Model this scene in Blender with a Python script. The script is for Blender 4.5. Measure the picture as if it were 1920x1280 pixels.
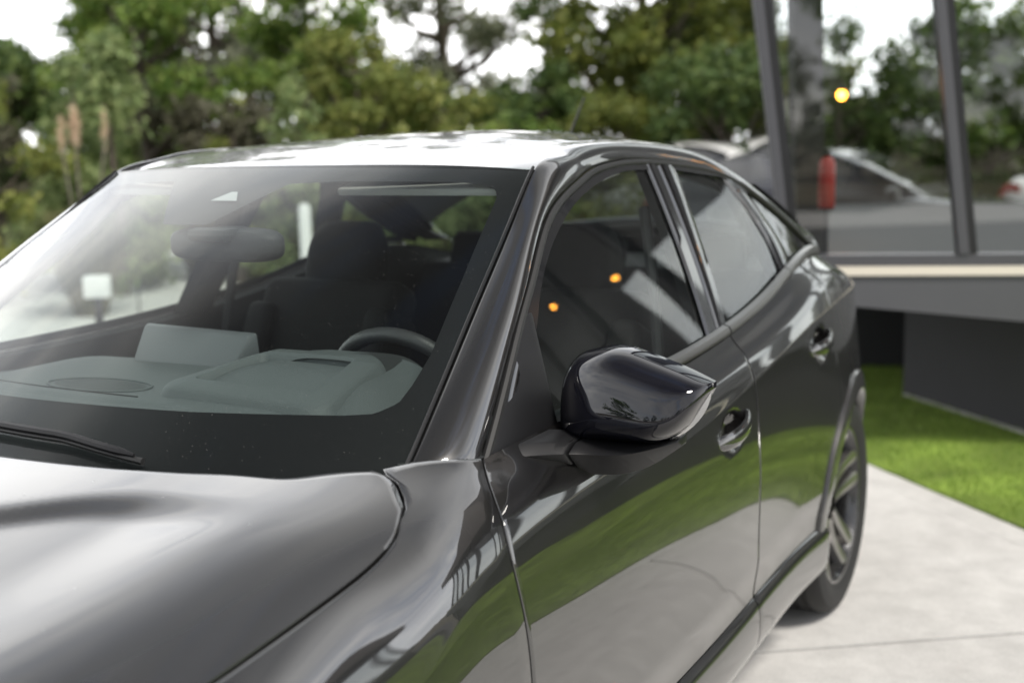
import bpy, bmesh, math, random
import numpy as np
from mathutils import Vector, Matrix
for o in list(bpy.data.objects): bpy.data.objects.remove(o)
S = bpy.context.scene
COL = S.collection
rnd = random.Random(7); nr = np.random.default_rng(7)

# ---------------------------------------------------------------- camera, sky, sun, exposure
CAM = np.array([1.7454, -1.0183, 1.4594]); YAW, PITCH, ROLL, FPX = .4968, -.16007, -.02027, 2299.5
cy, sy, cp, sp = math.cos(YAW), math.sin(YAW), math.cos(PITCH), math.sin(PITCH)
fw = Vector((-sy*cp, cy*cp, sp)); rt = Vector((cy, sy, 0)); up = rt.cross(fw)
cr, sr = math.cos(ROLL), math.sin(ROLL)
rt, up = cr*rt+sr*up, -sr*rt+cr*up
cam = bpy.data.cameras.new('camera'); camo = bpy.data.objects.new('camera', cam); COL.objects.link(camo)
mw = Matrix((rt, up, -fw)).transposed().to_4x4(); mw.translation = Vector(CAM); camo.matrix_world = mw
cam.sensor_width = 36; cam.lens = 36*FPX/1920; cam.clip_start = .05; cam.clip_end = 3000
cam.dof.use_dof = True; cam.dof.focus_distance = 2.2; cam.dof.aperture_fstop = 2.2; cam.dof.aperture_blades = 9
S.camera = camo
SUN_EL, SUN_AZ = math.radians(56), math.radians(-112)     # azimuth measured from +Y towards -X: veiled sun high on the showroom side
sd = Vector((-math.sin(SUN_AZ)*math.cos(SUN_EL), math.cos(SUN_AZ)*math.cos(SUN_EL), math.sin(SUN_EL)))
W = bpy.data.worlds.new('World'); S.world = W; W.use_nodes = True
nt = W.node_tree; nt.nodes.clear()
def N(t, **k):
    n = nt.nodes.new(t)
    for a, b in k.items(): setattr(n, a, b)
    return n
sky = N('ShaderNodeTexSky', sky_type='NISHITA', sun_disc=False, sun_elevation=SUN_EL, sun_rotation=math.atan2(sd.x, sd.y))
tc = N('ShaderNodeTexCoord'); mp = N('ShaderNodeMapping'); mp.inputs['Scale'].default_value = (1, 1, 2.6)
n1 = N('ShaderNodeTexNoise'); n1.inputs['Scale'].default_value = 2.1; n1.inputs['Detail'].default_value = 8; n1.inputs['Roughness'].default_value = .55; n1.inputs['Distortion'].default_value = .35
r1 = N('ShaderNodeValToRGB'); r1.color_ramp.elements[0].position = .30; r1.color_ramp.elements[0].color = (.5, .5, .5, 1); r1.color_ramp.elements[1].position = .47
n2 = N('ShaderNodeTexNoise'); n2.inputs['Scale'].default_value = 3.4; n2.inputs['Detail'].default_value = 7
r2 = N('ShaderNodeValToRGB'); r2.color_ramp.elements[0].position = .33; r2.color_ramp.elements[0].color = (.66, .68, .72, 1); r2.color_ramp.elements[1].position = .62; r2.color_ramp.elements[1].color = (1, .995, .985, 1)
mul = N('ShaderNodeMix', data_type='RGBA', blend_type='MULTIPLY'); mul.inputs[0].default_value = 1; mul.inputs[7].default_value = (14.5, 14.5, 14.5, 1)
mix = N('ShaderNodeMix', data_type='RGBA')
# cloud sheet: thin and bright low down, thicker and greyer overhead
sep = N('ShaderNodeSeparateXYZ'); el = N('ShaderNodeValToRGB'); el.color_ramp.interpolation = 'EASE'
for i_, (p_, v_) in enumerate(((.10, .95), (.42, .80), (.58, .66), (.70, .44), (.82, .17), (.92, .07))):
    e_ = el.color_ramp.elements[i_] if i_ < 2 else el.color_ramp.elements.new(p_)
    e_.position = p_; e_.color = (v_, v_, v_, 1)
sc_ = N('ShaderNodeVectorMath', operation='SCALE')
# the thin bright part of the overcast lies ahead, heavier cloud stands behind the photographer
dt = N('ShaderNodeVectorMath', operation='DOT_PRODUCT'); dt.inputs[1].default_value = (-.5, .866, 0)
gl = N('ShaderNodeMapRange', interpolation_type='SMOOTHSTEP'); gl.inputs[1].default_value = -.9; gl.inputs[2].default_value = .35; gl.inputs[3].default_value = .40; gl.inputs[4].default_value = 1.0
eg = N('ShaderNodeMath', operation='MULTIPLY')
bg = N('ShaderNodeBackground'); bg.inputs['Strength'].default_value = .10; out = N('ShaderNodeOutputWorld')
L = nt.links.new
L(tc.outputs['Generated'], mp.inputs['Vector']); L(mp.outputs[0], n1.inputs['Vector']); L(mp.outputs[0], n2.inputs['Vector'])
L(n1.outputs['Fac'], r1.inputs[0]); L(n2.outputs['Fac'], r2.inputs[0]); L(r2.outputs[0], mul.inputs[6])
L(tc.outputs['Generated'], sep.inputs[0]); L(sep.outputs['Z'], el.inputs[0]); 
L(mul.outputs[2], sc_.inputs[0]); L(tc.outputs['Generated'], dt.inputs[0]); L(dt.outputs['Value'], gl.inputs[0]); L(el.outputs[0], eg.inputs[0]); L(gl.outputs[0], eg.inputs[1]); L(eg.outputs[0], sc_.inputs['Scale'])
L(r1.outputs[0], mix.inputs[0]); L(sky.outputs[0], mix.inputs[6]); L(sc_.outputs[0], mix.inputs[7]); L(mix.outputs[2], bg.inputs[0]); L(bg.outputs[0], out.inputs[0])
sl = bpy.data.lights.new('sun', 'SUN'); sl.energy = 1.4; sl.angle = math.radians(14); sl.color = (1, .95, .88)
so = bpy.data.objects.new('sun', sl); COL.objects.link(so); so.rotation_euler = (-sd).to_track_quat('-Z', 'Y').to_euler()
S.view_settings.view_transform = 'Standard'; S.view_settings.look = 'None'; S.view_settings.gamma = 1; S.view_settings.exposure = 1.5
S.cycles.use_denoising = True; S.cycles.max_bounces = 10; S.cycles.transparent_max_bounces = 24; S.cycles.caustics_reflective = False; S.cycles.caustics_refractive = False
S.cycles.sample_clamp_indirect = 8

# ---------------------------------------------------------------- materials
MATS = {}
def mat(name, col, rough=.5, metal=0, coat=0, spec=.5, coat_rough=.03, coat_ior=1.5, emit=None, bump=0, bscale=50, var=0, vscale=3, dirt=None, ior=1.5):
    m = bpy.data.materials.new(name); m.use_nodes = True; t = m.node_tree; b = t.nodes['Principled BSDF']
    b.inputs['Base Color'].default_value = (*col, 1); b.inputs['Roughness'].default_value = rough; b.inputs['Metallic'].default_value = metal
    b.inputs['Coat Weight'].default_value = coat; b.inputs['Coat Roughness'].default_value = coat_rough; b.inputs['Coat IOR'].default_value = coat_ior
    b.inputs['Specular IOR Level'].default_value = spec; b.inputs['IOR'].default_value = ior
    if emit: b.inputs['Emission Color'].default_value = (*emit[0], 1); b.inputs['Emission Strength'].default_value = emit[1]
    g = t.nodes.new('ShaderNodeTexCoord')
    if var:
        n = t.nodes.new('ShaderNodeTexNoise'); n.inputs['Scale'].default_value = vscale; n.inputs['Detail'].default_value = 8; n.inputs['Roughness'].default_value = .6
        r = t.nodes.new('ShaderNodeMapRange'); r.inputs[1].default_value = .3; r.inputs[2].default_value = .7; r.inputs[3].default_value = 1-var; r.inputs[4].default_value = 1+var
        x = t.nodes.new('ShaderNodeVectorMath'); x.operation = 'SCALE'; x.inputs[0].default_value = col
        t.links.new(g.outputs['Object'], n.inputs['Vector']); t.links.new(n.outputs['Fac'], r.inputs[0]); t.links.new(r.outputs[0], x.inputs['Scale']); t.links.new(x.outputs[0], b.inputs['Base Color'])
    if bump:
        n = t.nodes.new('ShaderNodeTexNoise'); n.inputs['Scale'].default_value = bscale; n.inputs['Detail'].default_value = 4
        u = t.nodes.new('ShaderNodeBump'); u.inputs['Strength'].default_value = bump; u.inputs['Distance'].default_value = .004
        t.links.new(g.outputs['Object'], n.inputs['Vector']); t.links.new(n.outputs['Fac'], u.inputs['Height']); t.links.new(u.outputs[0], b.inputs['Normal'])
    MATS[name] = m; return m
def glass(name, tint, refl=1.0, ior=1.5, dust=0, rough=0.0):
    """thin pane: transparent body with a Fresnel mirror on top, optional dust specks"""
    m = bpy.data.materials.new(name); m.use_nodes = True; t = m.node_tree; t.nodes.clear(); k = t.links.new
    o = t.nodes.new('ShaderNodeOutputMaterial'); tr = t.nodes.new('ShaderNodeBsdfTransparent'); tr.inputs[0].default_value = (*tint, 1)
    gl = t.nodes.new('ShaderNodeBsdfGlossy'); gl.inputs['Roughness'].default_value = rough; gl.inputs[0].default_value = (1, 1, 1, 1)
    # Schlick from |N.V| so that both faces of the sheet reflect alike
    ge = t.nodes.new('ShaderNodeNewGeometry'); d = t.nodes.new('ShaderNodeVectorMath'); d.operation = 'DOT_PRODUCT'
    k(ge.outputs['Normal'], d.inputs[0]); k(ge.outputs['Incoming'], d.inputs[1])
    a = t.nodes.new('ShaderNodeMath'); a.operation = 'ABSOLUTE'; k(d.outputs['Value'], a.inputs[0])
    b = t.nodes.new('ShaderNodeMath'); b.operation = 'SUBTRACT'; b.inputs[0].default_value = 1; b.use_clamp = True; k(a.outputs[0], b.inputs[1])
    e = t.nodes.new('ShaderNodeMath'); e.operation = 'POWER'; e.inputs[1].default_value = 5; k(b.outputs[0], e.inputs[0])
    f0 = 2*((ior-1)/(ior+1))**2*refl
    mr = t.nodes.new('ShaderNodeMapRange'); mr.inputs[3].default_value = min(f0, .9); mr.inputs[4].default_value = 1; k(e.outputs[0], mr.inputs[0])
    mx = t.nodes.new('ShaderNodeMixShader'); k(mr.outputs[0], mx.inputs[0]); k(tr.outputs[0], mx.inputs[1]); k(gl.outputs[0], mx.inputs[2])
    last = mx
    if dust:
        g = t.nodes.new('ShaderNodeTexCoord')
        v = t.nodes.new('ShaderNodeTexVoronoi'); v.inputs['Scale'].default_value = 150; v.inputs['Randomness'].default_value = 1; k(g.outputs['Object'], v.inputs['Vector'])
        lt = t.nodes.new('ShaderNodeMath'); lt.operation = 'LESS_THAN'; lt.inputs[1].default_value = .088; k(v.outputs['Distance'], lt.inputs[0])
        wn = t.nodes.new('ShaderNodeSeparateColor'); k(v.outputs['Color'], wn.inputs[0])
        gt = t.nodes.new('ShaderNodeMath'); gt.operation = 'GREATER_THAN'; gt.inputs[1].default_value = .45; k(wn.outputs[0], gt.inputs[0])
        ml = t.nodes.new('ShaderNodeMath'); ml.operation = 'MULTIPLY'; k(lt.outputs[0], ml.inputs[0]); k(gt.outputs[0], ml.inputs[1])
        m2 = t.nodes.new('ShaderNodeMath'); m2.operation = 'MULTIPLY'; k(ml.outputs[0], m2.inputs[0]); k(wn.outputs[1], m2.inputs[1])
        m4 = t.nodes.new('ShaderNodeMath'); m4.operation = 'MULTIPLY_ADD'; m4.inputs[1].default_value = .4; m4.inputs[2].default_value = dust; k(m2.outputs[0], m4.inputs[0])
        df = t.nodes.new('ShaderNodeBsdfDiffuse'); df.inputs[0].default_value = (.5, .49, .47, 1)
        m3 = t.nodes.new('ShaderNodeMixShader'); k(m4.outputs[0], m3.inputs[0]); k(mx.outputs[0], m3.inputs[1]); k(df.outputs[0], m3.inputs[2]); last = m3
    k(last.outputs[0], o.inputs[0]); MATS[name] = m; return m
mat('paint', (.011, .0105, .0107), .30, .45, 1, coat_ior=1.95, coat_rough=.010)
mat('paint_white', (.75, .75, .74), .35, 0, 1)
mat('paint_navy', (.018, .018, .028), .3, .3, 1)
mat('gloss_black', (.006, .006, .007), .12, 0, 1, coat_rough=.01, coat_ior=1.6)
mat('mirror_cap', (.004, .004, .007), .08, 0, 1, spec=0, coat_rough=.005, coat_ior=1.55)
mat('satin_black', (.008, .008, .009), .45, spec=.28)
mat('trim_metal', (.16, .155, .15), .28, .9)
mat('rubber', (.008, .008, .008), .55)
mat('tyre', (.011, .011, .011), .7, bump=.3, bscale=120)
mat('cladding', (.035, .034, .034), .32, .2, .6)
mat('rim', (.06, .06, .062), .25, .9, .5)
mat('rim_cut', (.36, .35, .34), .28, 1)
mat('disc', (.25, .24, .23), .35, 1)
mat('chrome', (.7, .7, .7), .12, 1)
mat('frit', (.004, .004, .005), .5, spec=.2)
mat('dash', (.066, .076, .078), .62, bump=.35, bscale=420)
mat('dash_dark', (.018, .02, .021), .6, bump=.3, bscale=420)
mat('interior_black', (.009, .009, .010), .75)
mat('fabric', (.007, .0068, .007), .85, bump=.4, bscale=500)
mat('leather', (.03, .03, .031), .45, bump=.2, bscale=250)
mat('headliner', (.42, .42, .40), .9)
mat('screen', (.085, .092, .097), .4)
mat('grille', (.03, .033, .034), .55)
mat('lens', (.40, .40, .41), .15, .7, 1)
mat('mirror_glass', (.9, .9, .9), .01, 1)
mat('sensor', (.3, .3, .3), .4)
mat('tail_red', (.35, .01, .012), .15, 0, 1)
mat('lamp_lens', (.55, .56, .58), .1, .3, 1)
glass('windshield_glass', (.80, .86, .84), .26, dust=.0015)
glass('side_glass', (.82, .87, .85), .95)
glass('back_glass', (.42, .46, .45), 1.2)
glass('facade_glass', (.55, .58, .57), 1.4)
glass('water', (.9, .9, .9), 2.0, 1.33)

# ---------------------------------------------------------------- body surface
def cs(xs, ys):
    """natural cubic spline through knots -> callable"""
    xs = np.asarray(xs, float); ys = np.asarray(ys, float); n = len(xs)
    h = np.diff(xs); A = np.zeros((n, n)); b = np.zeros(n)
    A[0, 0] = A[-1, -1] = 1
    for i in range(1, n-1):
        A[i, i-1] = h[i-1]; A[i, i] = 2*(h[i-1]+h[i]); A[i, i+1] = h[i]
        b[i] = 6*((ys[i+1]-ys[i])/h[i]-(ys[i]-ys[i-1])/h[i-1])
    m = np.linalg.solve(A, b)
    def f(x):
        x = np.asarray(x, float); i = np.clip(np.searchsorted(xs, x)-1, 0, n-2)
        xx = np.clip(x, xs[0]-.05, xs[-1]+.05)
        a = xs[i+1]-xx; c = xx-xs[i]; hh = h[i]
        return (m[i]*a**3+m[i+1]*c**3)/(6*hh)+(ys[i]/hh-m[i]*hh/6)*a+(ys[i+1]/hh-m[i+1]*hh/6)*c
    return f
def crv(s):
    k = [tuple(map(float, a.split(':'))) for a in s.split()]
    return cs([a[0] for a in k], [a[1] for a in k])
def smooth(a, b, x):
    t = np.clip((x-a)/(b-a), 0, 1); return t*t*(3-2*t)
# longitudinal curves of the body, y = metres behind the front axle
PLAN = crv('-0.93:.60 -0.8:.735 -0.55:.835 -0.25:.88 0.15:.892 0.6:.888 1.0:.895 1.4:.903 1.9:.906 2.2:.906 2.45:.898 2.7:.875 2.95:.842 3.2:.79 3.4:.72 3.6:.60')
ZCR = crv('-0.93:.67 -0.6:.715 -0.2:.735 0.12:.735 0.28:.745 .40:.80 .50:.817 .72:.832 1.0:.850 1.3:.860 1.5:.878 1.75:.910 2.0:.943 2.3:.978 2.6:.988 3.0:.98 3.3:.95 3.6:.90')
XBE = crv('-0.93:.46 -0.8:.54 -0.5:.655 0.0:.735 .3:.762 .65:.792 1.0:.814 1.5:.830 1.8:.831 2.2:.824 2.55:.80 3.0:.735 3.3:.66 3.6:.56')
ZBE = crv('-0.93:.70 -0.8:.735 -0.5:.80 0.0:.873 .3:.915 .65:.962 1.0:.972 1.4:.977 1.8:1.003 2.1:1.043 2.35:1.088 2.6:1.110 2.8:1.098 3.0:1.055 3.3:1.0 3.6:.96')
ZHO = crv('-0.95:.69 -0.85:.75 -0.7:.81 -0.4:.88 0.0:.945 .4:.998 .7:1.03 1.2:1.06 3.6:1.10')
def crease_pts(y):
    return PLAN(y), ZCR(y)
def U(y, t):
    """upper skin: t 0 crease, .5 belt or shoulder, 1 hood centre"""
    y = np.asarray(y, float); t = np.asarray(t, float)
    x0, z0 = PLAN(y), ZCR(y); x2, z2 = XBE(y), ZBE(y); zh = ZHO(y)
    fx = .78-.04*smooth(.15, .75, y); x1 = x2+(x0-x2)*fx; z1 = z0+(z2-z0)*.52
    xm1 = x0+.012; zm1 = z0-(z2-z0)*.5
    hw = 1-smooth(.44, .68, y)
    x3 = (x2*.56)*hw+(x2-.048)*(1-hw); z3 = (z2+(zh-z2)*.72)*hw+(z2+.085)*(1-hw)
    x4 = 0*y; z4 = zh; x5 = -x3; z5 = z3
    C = np.stack([np.stack(np.broadcast_arrays(p, q, y)[:2]) for p, q in ((xm1, zm1), (x0, z0), (x1, z1), (x2, z2), (x3, z3), (x4, z4), (x5, z5))])
    shp = np.broadcast(y, t).shape
    C = np.broadcast_to(C, (7, 2)+shp) if C.shape[2:] != shp else C
    ch = np.diff(C, axis=0); ln = np.sqrt((ch**2).sum(1, keepdims=True))+1e-9; un = ch/ln
    tg = un[:-1]+un[1:]; tg = tg/(np.sqrt((tg**2).sum(1, keepdims=True))+1e-9)       # unit tangent at points 1..5
    k = np.broadcast_to(np.clip(np.floor(t*4).astype(int), 0, 3), shp); r = np.broadcast_to(t*4, shp)-k
    def pick(A, j): return np.take_along_axis(A, np.broadcast_to((k+j)[None, None], (1, A.shape[1])+shp), 0)[0]
    p1, p2 = pick(C, 1), pick(C, 2); m1, m2 = pick(tg, 0), pick(tg, 1); l_ = pick(ln, 1)
    h = (2*r**3-3*r*r+1)*p1+(r**3-2*r*r+r)*l_*m1+(-2*r**3+3*r*r)*p2+(r**3-r*r)*l_*m2
    x, z = h[0], h[1]
    # sculpted hood: shallow dish ahead of a curved rear rim, bounded at the sides by a ridge
    z = z-hood_dish(x, y)
    return np.stack([x, np.broadcast_to(y, x.shape), z], -1)
RIM = crv('0:.03 .26:.14 .37:.24 .53:.305 .64:.325 .75:.32')
def hood_dish(x, y):
    ax = np.abs(x)
    rim = RIM(np.minimum(ax, .7))                  # rear rim line of the sunken middle
    side = .645+.085*(y-.32)                       # side ridge
    d = smooth(0, .09, rim-y)*smooth(.0, .20, side-ax)
    return .012*d*smooth(-.9, -.2, y)
BOWLS = ((1.535, .822, .075, .045), (2.285, .905, .075, .045))
def bowl(y, z):
    d = 0*y
    for a, b, p, q in BOWLS:
        r = np.sqrt(((y-a)/p)**2+((z-b)/q)**2); d = d+.030*(1-smooth(.35, 1.0, r))
    return d
def Lo(y, s):
    """lower skin: s 0 crease, 1 door bottom (z .37), 1.35 rocker bottom"""
    y = np.asarray(y, float); s = np.asarray(s, float)
    x0, z0 = PLAN(y), ZCR(y); zb = .365+.02*smooth(1.2, 2.2, y)
    z = z0+(zb-z0)*s
    # the flank swells just under the crease, then falls plumb
    t0 = .21-.05*smooth(.7, 1.4, y)-.045*smooth(1.4, 2.2, y); q = np.minimum(s, .46)
    x = x0+t0*(z0-zb)*(q-q*q/.92)-.004*smooth(.46, .8, s)
    x = x-.012*smooth(.8, 1.0, s)
    x = x+(.040*np.exp(-((y-2.69)/.40)**2)+.004*np.exp(-(y/.42)**2))*smooth(.05, .62, s)
    x = x-bowl(y+0*z, z)
    return np.stack([x, np.broadcast_to(y, x.shape)+0*x, z+0*x], -1)
def B(y, w):
    """whole side skin: w -1 hood centre, 0 belt, 1 crease, 2 door bottom"""
    y, w = np.broadcast_arrays(np.asarray(y, float), np.asarray(w, float))
    return np.where((w <= 1)[..., None], U(y, np.clip(.5-.5*w, 0, 1)), Lo(y, np.maximum(w-1, 0)))
def w_of_z(y, z):
    zb = .365+.02*smooth(1.2, 2.2, y); return 1+(ZCR(y)-z)/(ZCR(y)-zb)
# greenhouse side: half width as a function of y and z
def GX(y, z):
    xb = XBE(np.clip(y, .6, 3.0)); q = np.maximum(z-ZBE(np.clip(y, .6, 3.0)), -.1)
    return xb-.012-.40*q-.22*q*q-.10*smooth(2.3, 3.3, y)*q

# ---------------------------------------------------------------- mesh helpers
def obj(name, v, f, m, parent=None, smooth=True, sharp=None):
    me = bpy.data.meshes.new(name)
    me.from_pydata([tuple(map(float, q)) for q in v], [], [tuple(map(int, q)) for q in f]); me.validate(); me.update()
    if smooth:
        me.shade_smooth()
        if sharp: me.set_sharp_from_angle(angle=math.radians(sharp))
    me.materials.append(MATS[m] if isinstance(m, str) else m)
    o = bpy.data.objects.new(name, me); COL.objects.link(o)
    if parent is not None: child(o, parent)
    return o
def child(o, p):
    o.parent = p
    q = p; T = Matrix.Identity(4)
    while q is not None: T = q.matrix_basis @ T; q = q.parent
    o.matrix_parent_inverse = Matrix.Identity(4); o.matrix_basis = T.inverted() @ o.matrix_basis
    return o
def tag(o, label=None, cat=None, group=None, kind=None):
    if label: o['label'] = label
    if cat: o['category'] = cat
    if group: o['group'] = group
    if kind: o['kind'] = kind
    return o
def empty(name, loc, label=None, cat=None, group=None, rz=0):
    o = bpy.data.objects.new(name, None); COL.objects.link(o); o.location = loc; o.rotation_euler = (0, 0, rz); o.empty_display_size = .1
    return tag(o, label, cat, group)
class MB:
    def __init__(s): s.v = []; s.f = []
    def add(s, v, f):
        b = len(s.v); s.v += [tuple(q) for q in v]; s.f += [tuple(i+b for i in q) for q in f]; return s
    def box(s, c, d, rz=0, ax=None):
        c = np.array(c, float); d = np.array(d, float)/2
        A = np.eye(3) if ax is None else np.array(ax, float)
        if rz: A = np.array([[math.cos(rz), math.sin(rz), 0], [-math.sin(rz), math.cos(rz), 0], [0, 0, 1]])
        v = [c+A[0]*d[0]*i+A[1]*d[1]*j+A[2]*d[2]*k for i in (-1, 1) for j in (-1, 1) for k in (-1, 1)]
        return s.add(v, [(0, 1, 3, 2), (4, 6, 7, 5), (0, 4, 5, 1), (2, 3, 7, 6), (0, 2, 6, 4), (1, 5, 7, 3)])
    def prism(s, base, off):
        n = len(base); b = [np.array(q, float) for q in base]; o = np.array(off, float)
        return s.add(b+[q+o for q in b], [tuple(range(n))[::-1], tuple(range(n, 2*n))]+[(i, (i+1) % n, n+(i+1) % n, n+i) for i in range(n)])
    def tube(s, P, r, n=10, cap=True):
        P = [np.array(q, float) for q in P]; m = len(P); rr = np.broadcast_to(r, (m,)); v = []; f = []
        for i in range(m):
            t = P[min(i+1, m-1)]-P[max(i-1, 0)]; t /= np.linalg.norm(t)+1e-12
            a = np.array([0, 0, 1.]) if abs(t[2]) < .9 else np.array([1., 0, 0])
            u = np.cross(t, a); u /= np.linalg.norm(u); w = np.cross(t, u)
            v += [P[i]+rr[i]*(u*math.cos(q)+w*math.sin(q)) for q in np.linspace(0, 2*math.pi, n, False)]
        for i in range(m-1): f += [(i*n+j, i*n+(j+1) % n, (i+1)*n+(j+1) % n, (i+1)*n+j) for j in range(n)]
        if cap: f += [tuple(range(n))[::-1], tuple(range((m-1)*n, m*n))]
        return s.add(v, f)
    def rev(s, prof, c, axis='x', n=48, close=False):
        """profile (offset along axis, radius) revolved about an axis through c"""
        v = []; f = []; m = len(prof)
        for a in np.linspace(0, 2*math.pi, n, False):
            for d, r in prof:
                q = (d, r*math.cos(a), r*math.sin(a)) if axis == 'x' else (r*math.cos(a), r*math.sin(a), d)
                v.append((c[0]+q[0], c[1]+q[1], c[2]+q[2]))
        for i in range(n):
            j = (i+1) % n
            for k in range(m if close else m-1): f.append((i*m+k, j*m+k, j*m+(k+1) % m, i*m+(k+1) % m))
        return s.add(v, f)
    def grid(s, P):
        P = np.asarray(P, float); a, b = P.shape[:2]
        return s.add(P.reshape(-1, 3), [(i*b+j, (i+1)*b+j, (i+1)*b+j+1, i*b+j+1) for i in range(a-1) for j in range(b-1)])
    def build(s, name, m, parent=None, smooth=True, sharp=35, bevel=0, seg=2):
        o = obj(name, s.v, s.f, m, parent, smooth, sharp)
        bm = bmesh.new(); bm.from_mesh(o.data); bmesh.ops.recalc_face_normals(bm, faces=bm.faces)
        if bevel:
            e = [q for q in bm.edges if len(q.link_faces) == 2 and q.calc_face_angle(0) > .5]
            bmesh.ops.bevel(bm, geom=e, offset=bevel, segments=seg, profile=.6, affect='EDGES', clamp_overlap=True)
        bm.to_mesh(o.data); bm.free()
        if smooth: o.data.shade_smooth(); o.data.set_sharp_from_angle(angle=math.radians(sharp))
        return o
def normals(P):
    du = np.gradient(P, axis=0); dv = np.gradient(P, axis=1); n = np.cross(du, dv)
    return n/(np.linalg.norm(n, axis=-1, keepdims=True)+1e-12)
def shell(name, P, m, parent, thick=.02, roll=.0015, out=None, mirror=False):
    """panel from a grid of points: rolled edge and a flange turned inwards so the shut lines read as gaps"""
    P = np.array(P, float)
    n = normals(P)
    ref = np.array(out if out is not None else (1, 0, 0.3), float)
    if (n @ ref).mean() < 0: n = -n; flip = True
    else: flip = False
    Q = P.copy(); edge = np.zeros(P.shape[:2], bool); edge[0] = edge[-1] = True; edge[:, 0] = edge[:, -1] = True
    Q[edge] -= roll*n[edge]
    a, b = P.shape[:2]
    v = list(Q.reshape(-1, 3)); f = [(i*b+j, (i+1)*b+j, (i+1)*b+j+1, i*b+j+1) for i in range(a-1) for j in range(b-1)]
    loop = [(i, 0) for i in range(a)]+[(a-1, j) for j in range(1, b)]+[(i, b-1) for i in range(a-2, -1, -1)]+[(0, j) for j in range(b-2, 0, -1)]
    ids = [i*b+j for i, j in loop]; base = len(v)
    v += [Q[i, j]-thick*n[i, j] for i, j in loop]; k = len(loop)
    f += [(ids[i], base+i, base+(i+1) % k, ids[(i+1) % k]) for i in range(k)]
    if flip: f = [q[::-1] for q in f]
    v = np.array(v)
    if mirror: v = v*[-1, 1, 1]; f = [q[::-1] for q in f]
    o = obj(name, v, f, m, parent, True, 50)
    if m == 'paint':
        o.data.materials.append(MATS['rubber'])            # panel-edge return coloured black to stand for the shade in the shut line
        mi = np.zeros(len(o.data.polygons), np.int32); mi[-k:] = 1; o.data.polygons.foreach_set('material_index', mi)
    return o
def resamp(pts, n):
    pts = np.array(pts, float); d = np.r_[0, np.cumsum(np.linalg.norm(np.diff(pts, axis=0), axis=1))]
    if len(pts) > 2:
        q = np.linspace(0, d[-1], n); return np.stack([cs(d, pts[:, i])(q) for i in range(pts.shape[1])], 1)
    q = np.linspace(0, d[-1], n); return np.stack([np.interp(q, d, pts[:, i]) for i in range(pts.shape[1])], 1)
def lin(pts, n):
    pts = np.array(pts, float); d = np.r_[0, np.cumsum(np.linalg.norm(np.diff(pts, axis=0), axis=1))]
    q = np.linspace(0, d[-1], n); return np.stack([np.interp(q, d, pts[:, i]) for i in range(pts.shape[1])], 1)
def coons(b, t, l, r, nu, nv, sp=False):
    """b,t run along u; l,r run along v (b[0]=l[0])"""
    R = resamp if sp else lin
    b, t, l, r = R(b, nu), R(t, nu), R(l, nv), R(r, nv)
    u = np.linspace(0, 1, nu)[:, None, None]; v = np.linspace(0, 1, nv)[None, :, None]
    return (1-v)*b[:, None]+v*t[:, None]+(1-u)*l[None]+u*r[None]-((1-u)*(1-v)*b[0]+u*(1-v)*b[-1]+(1-u)*v*t[0]+u*v*t[-1])

# ---------------------------------------------------------------- the dark car
car = empty('parked_car', (0, 1.35, 0), 'dark grey five-door car with a sloping roof and black door mirror, nearest the camera', 'car')
GAP = .0022
def ramp_lines(n, e=.006):
    """parameter lines with two close ones at each end for the rolled edge"""
    return np.r_[0, e, np.linspace(0, 1, n)[1:-1], 1-e, 1]
def both(name, P, m, parent=car, **k):
    a = shell(name, P, m, parent, **k)
    b = shell(name, P, m, parent, mirror=True, **k)
    return a, b
# hood
GAPL = [(-.86, .43), (-.6, .40), (-.3, .385), (-.008, .386), (.05, .389), (.148, .396), (.237, .402), (.311, .406), (.381, .431), (.423, .484), (.457, .517), (.483, .549), (.485, .576)]
REAR = [(.485, .576), (.437, .615), (.396, .648), (.378, .696), (.328, .785), (.28, .94), (.275, 1.0)]
def yt(pts): return np.array(pts)
nu, nv = 120, 70
cg = coons(resamp(GAPL, 300), [(-.90, 1.0), (.275, 1.0)], [(-.86, .43), (-.885, .6), (-.90, .8), (-.90, 1.0)], resamp(REAR, 200), nu, nv)
cg[:, 0, 1] += .004                       # shut line towards the wing
Pl = U(cg[..., 0], cg[..., 1]); Pr = Pl[:, ::-1]*[-1, 1, 1]
shell('hood', np.concatenate([Pl, Pr[:, 1:]], 1), 'paint', car, thick=.03, roll=.003, out=(0, 0, 1))
# wing
SE1 = cs([0, .27, .55, .83, 1, 1.17, 1.44, 2.0, 2.4], [.637, .592, .564, .555, .555, .562, .568, .572, .572])
SE2 = cs([0, .6, 1, 1.33, 1.65, 2, 2.4], [1.757, 1.714, 1.714, 1.712, 1.714, 1.72, 1.71])
SE3 = lambda w: np.interp(w, [-.1, 0, .5, 1, 1.3, 1.5, 1.57, 1.60, 1.64, 1.72, 1.807, 1.89, 2.02], [2.43, 2.435, 2.442, 2.437, 2.435, 2.432, 2.428, 2.418, 2.398, 2.362, 2.335, 2.315, 2.30])
gp = resamp(GAPL, 400); topl = np.r_[gp[:, 0], .543, .583, .637]; topw = 1-2*np.r_[gp[:, 1], .568, .549, .512]
def arch_z(y, c, R): return .335+np.sqrt(np.maximum(R*R-(y-c)**2, 0))
yc = np.unique(np.r_[np.linspace(-.55, .637, 60), -.384+np.array([-.01, 0, .004, .012, .025]), .384-np.array([-.01, 0, .004, .012, .025]), .485, .48])
wl = np.unique(np.r_[ramp_lines(64)])
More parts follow.
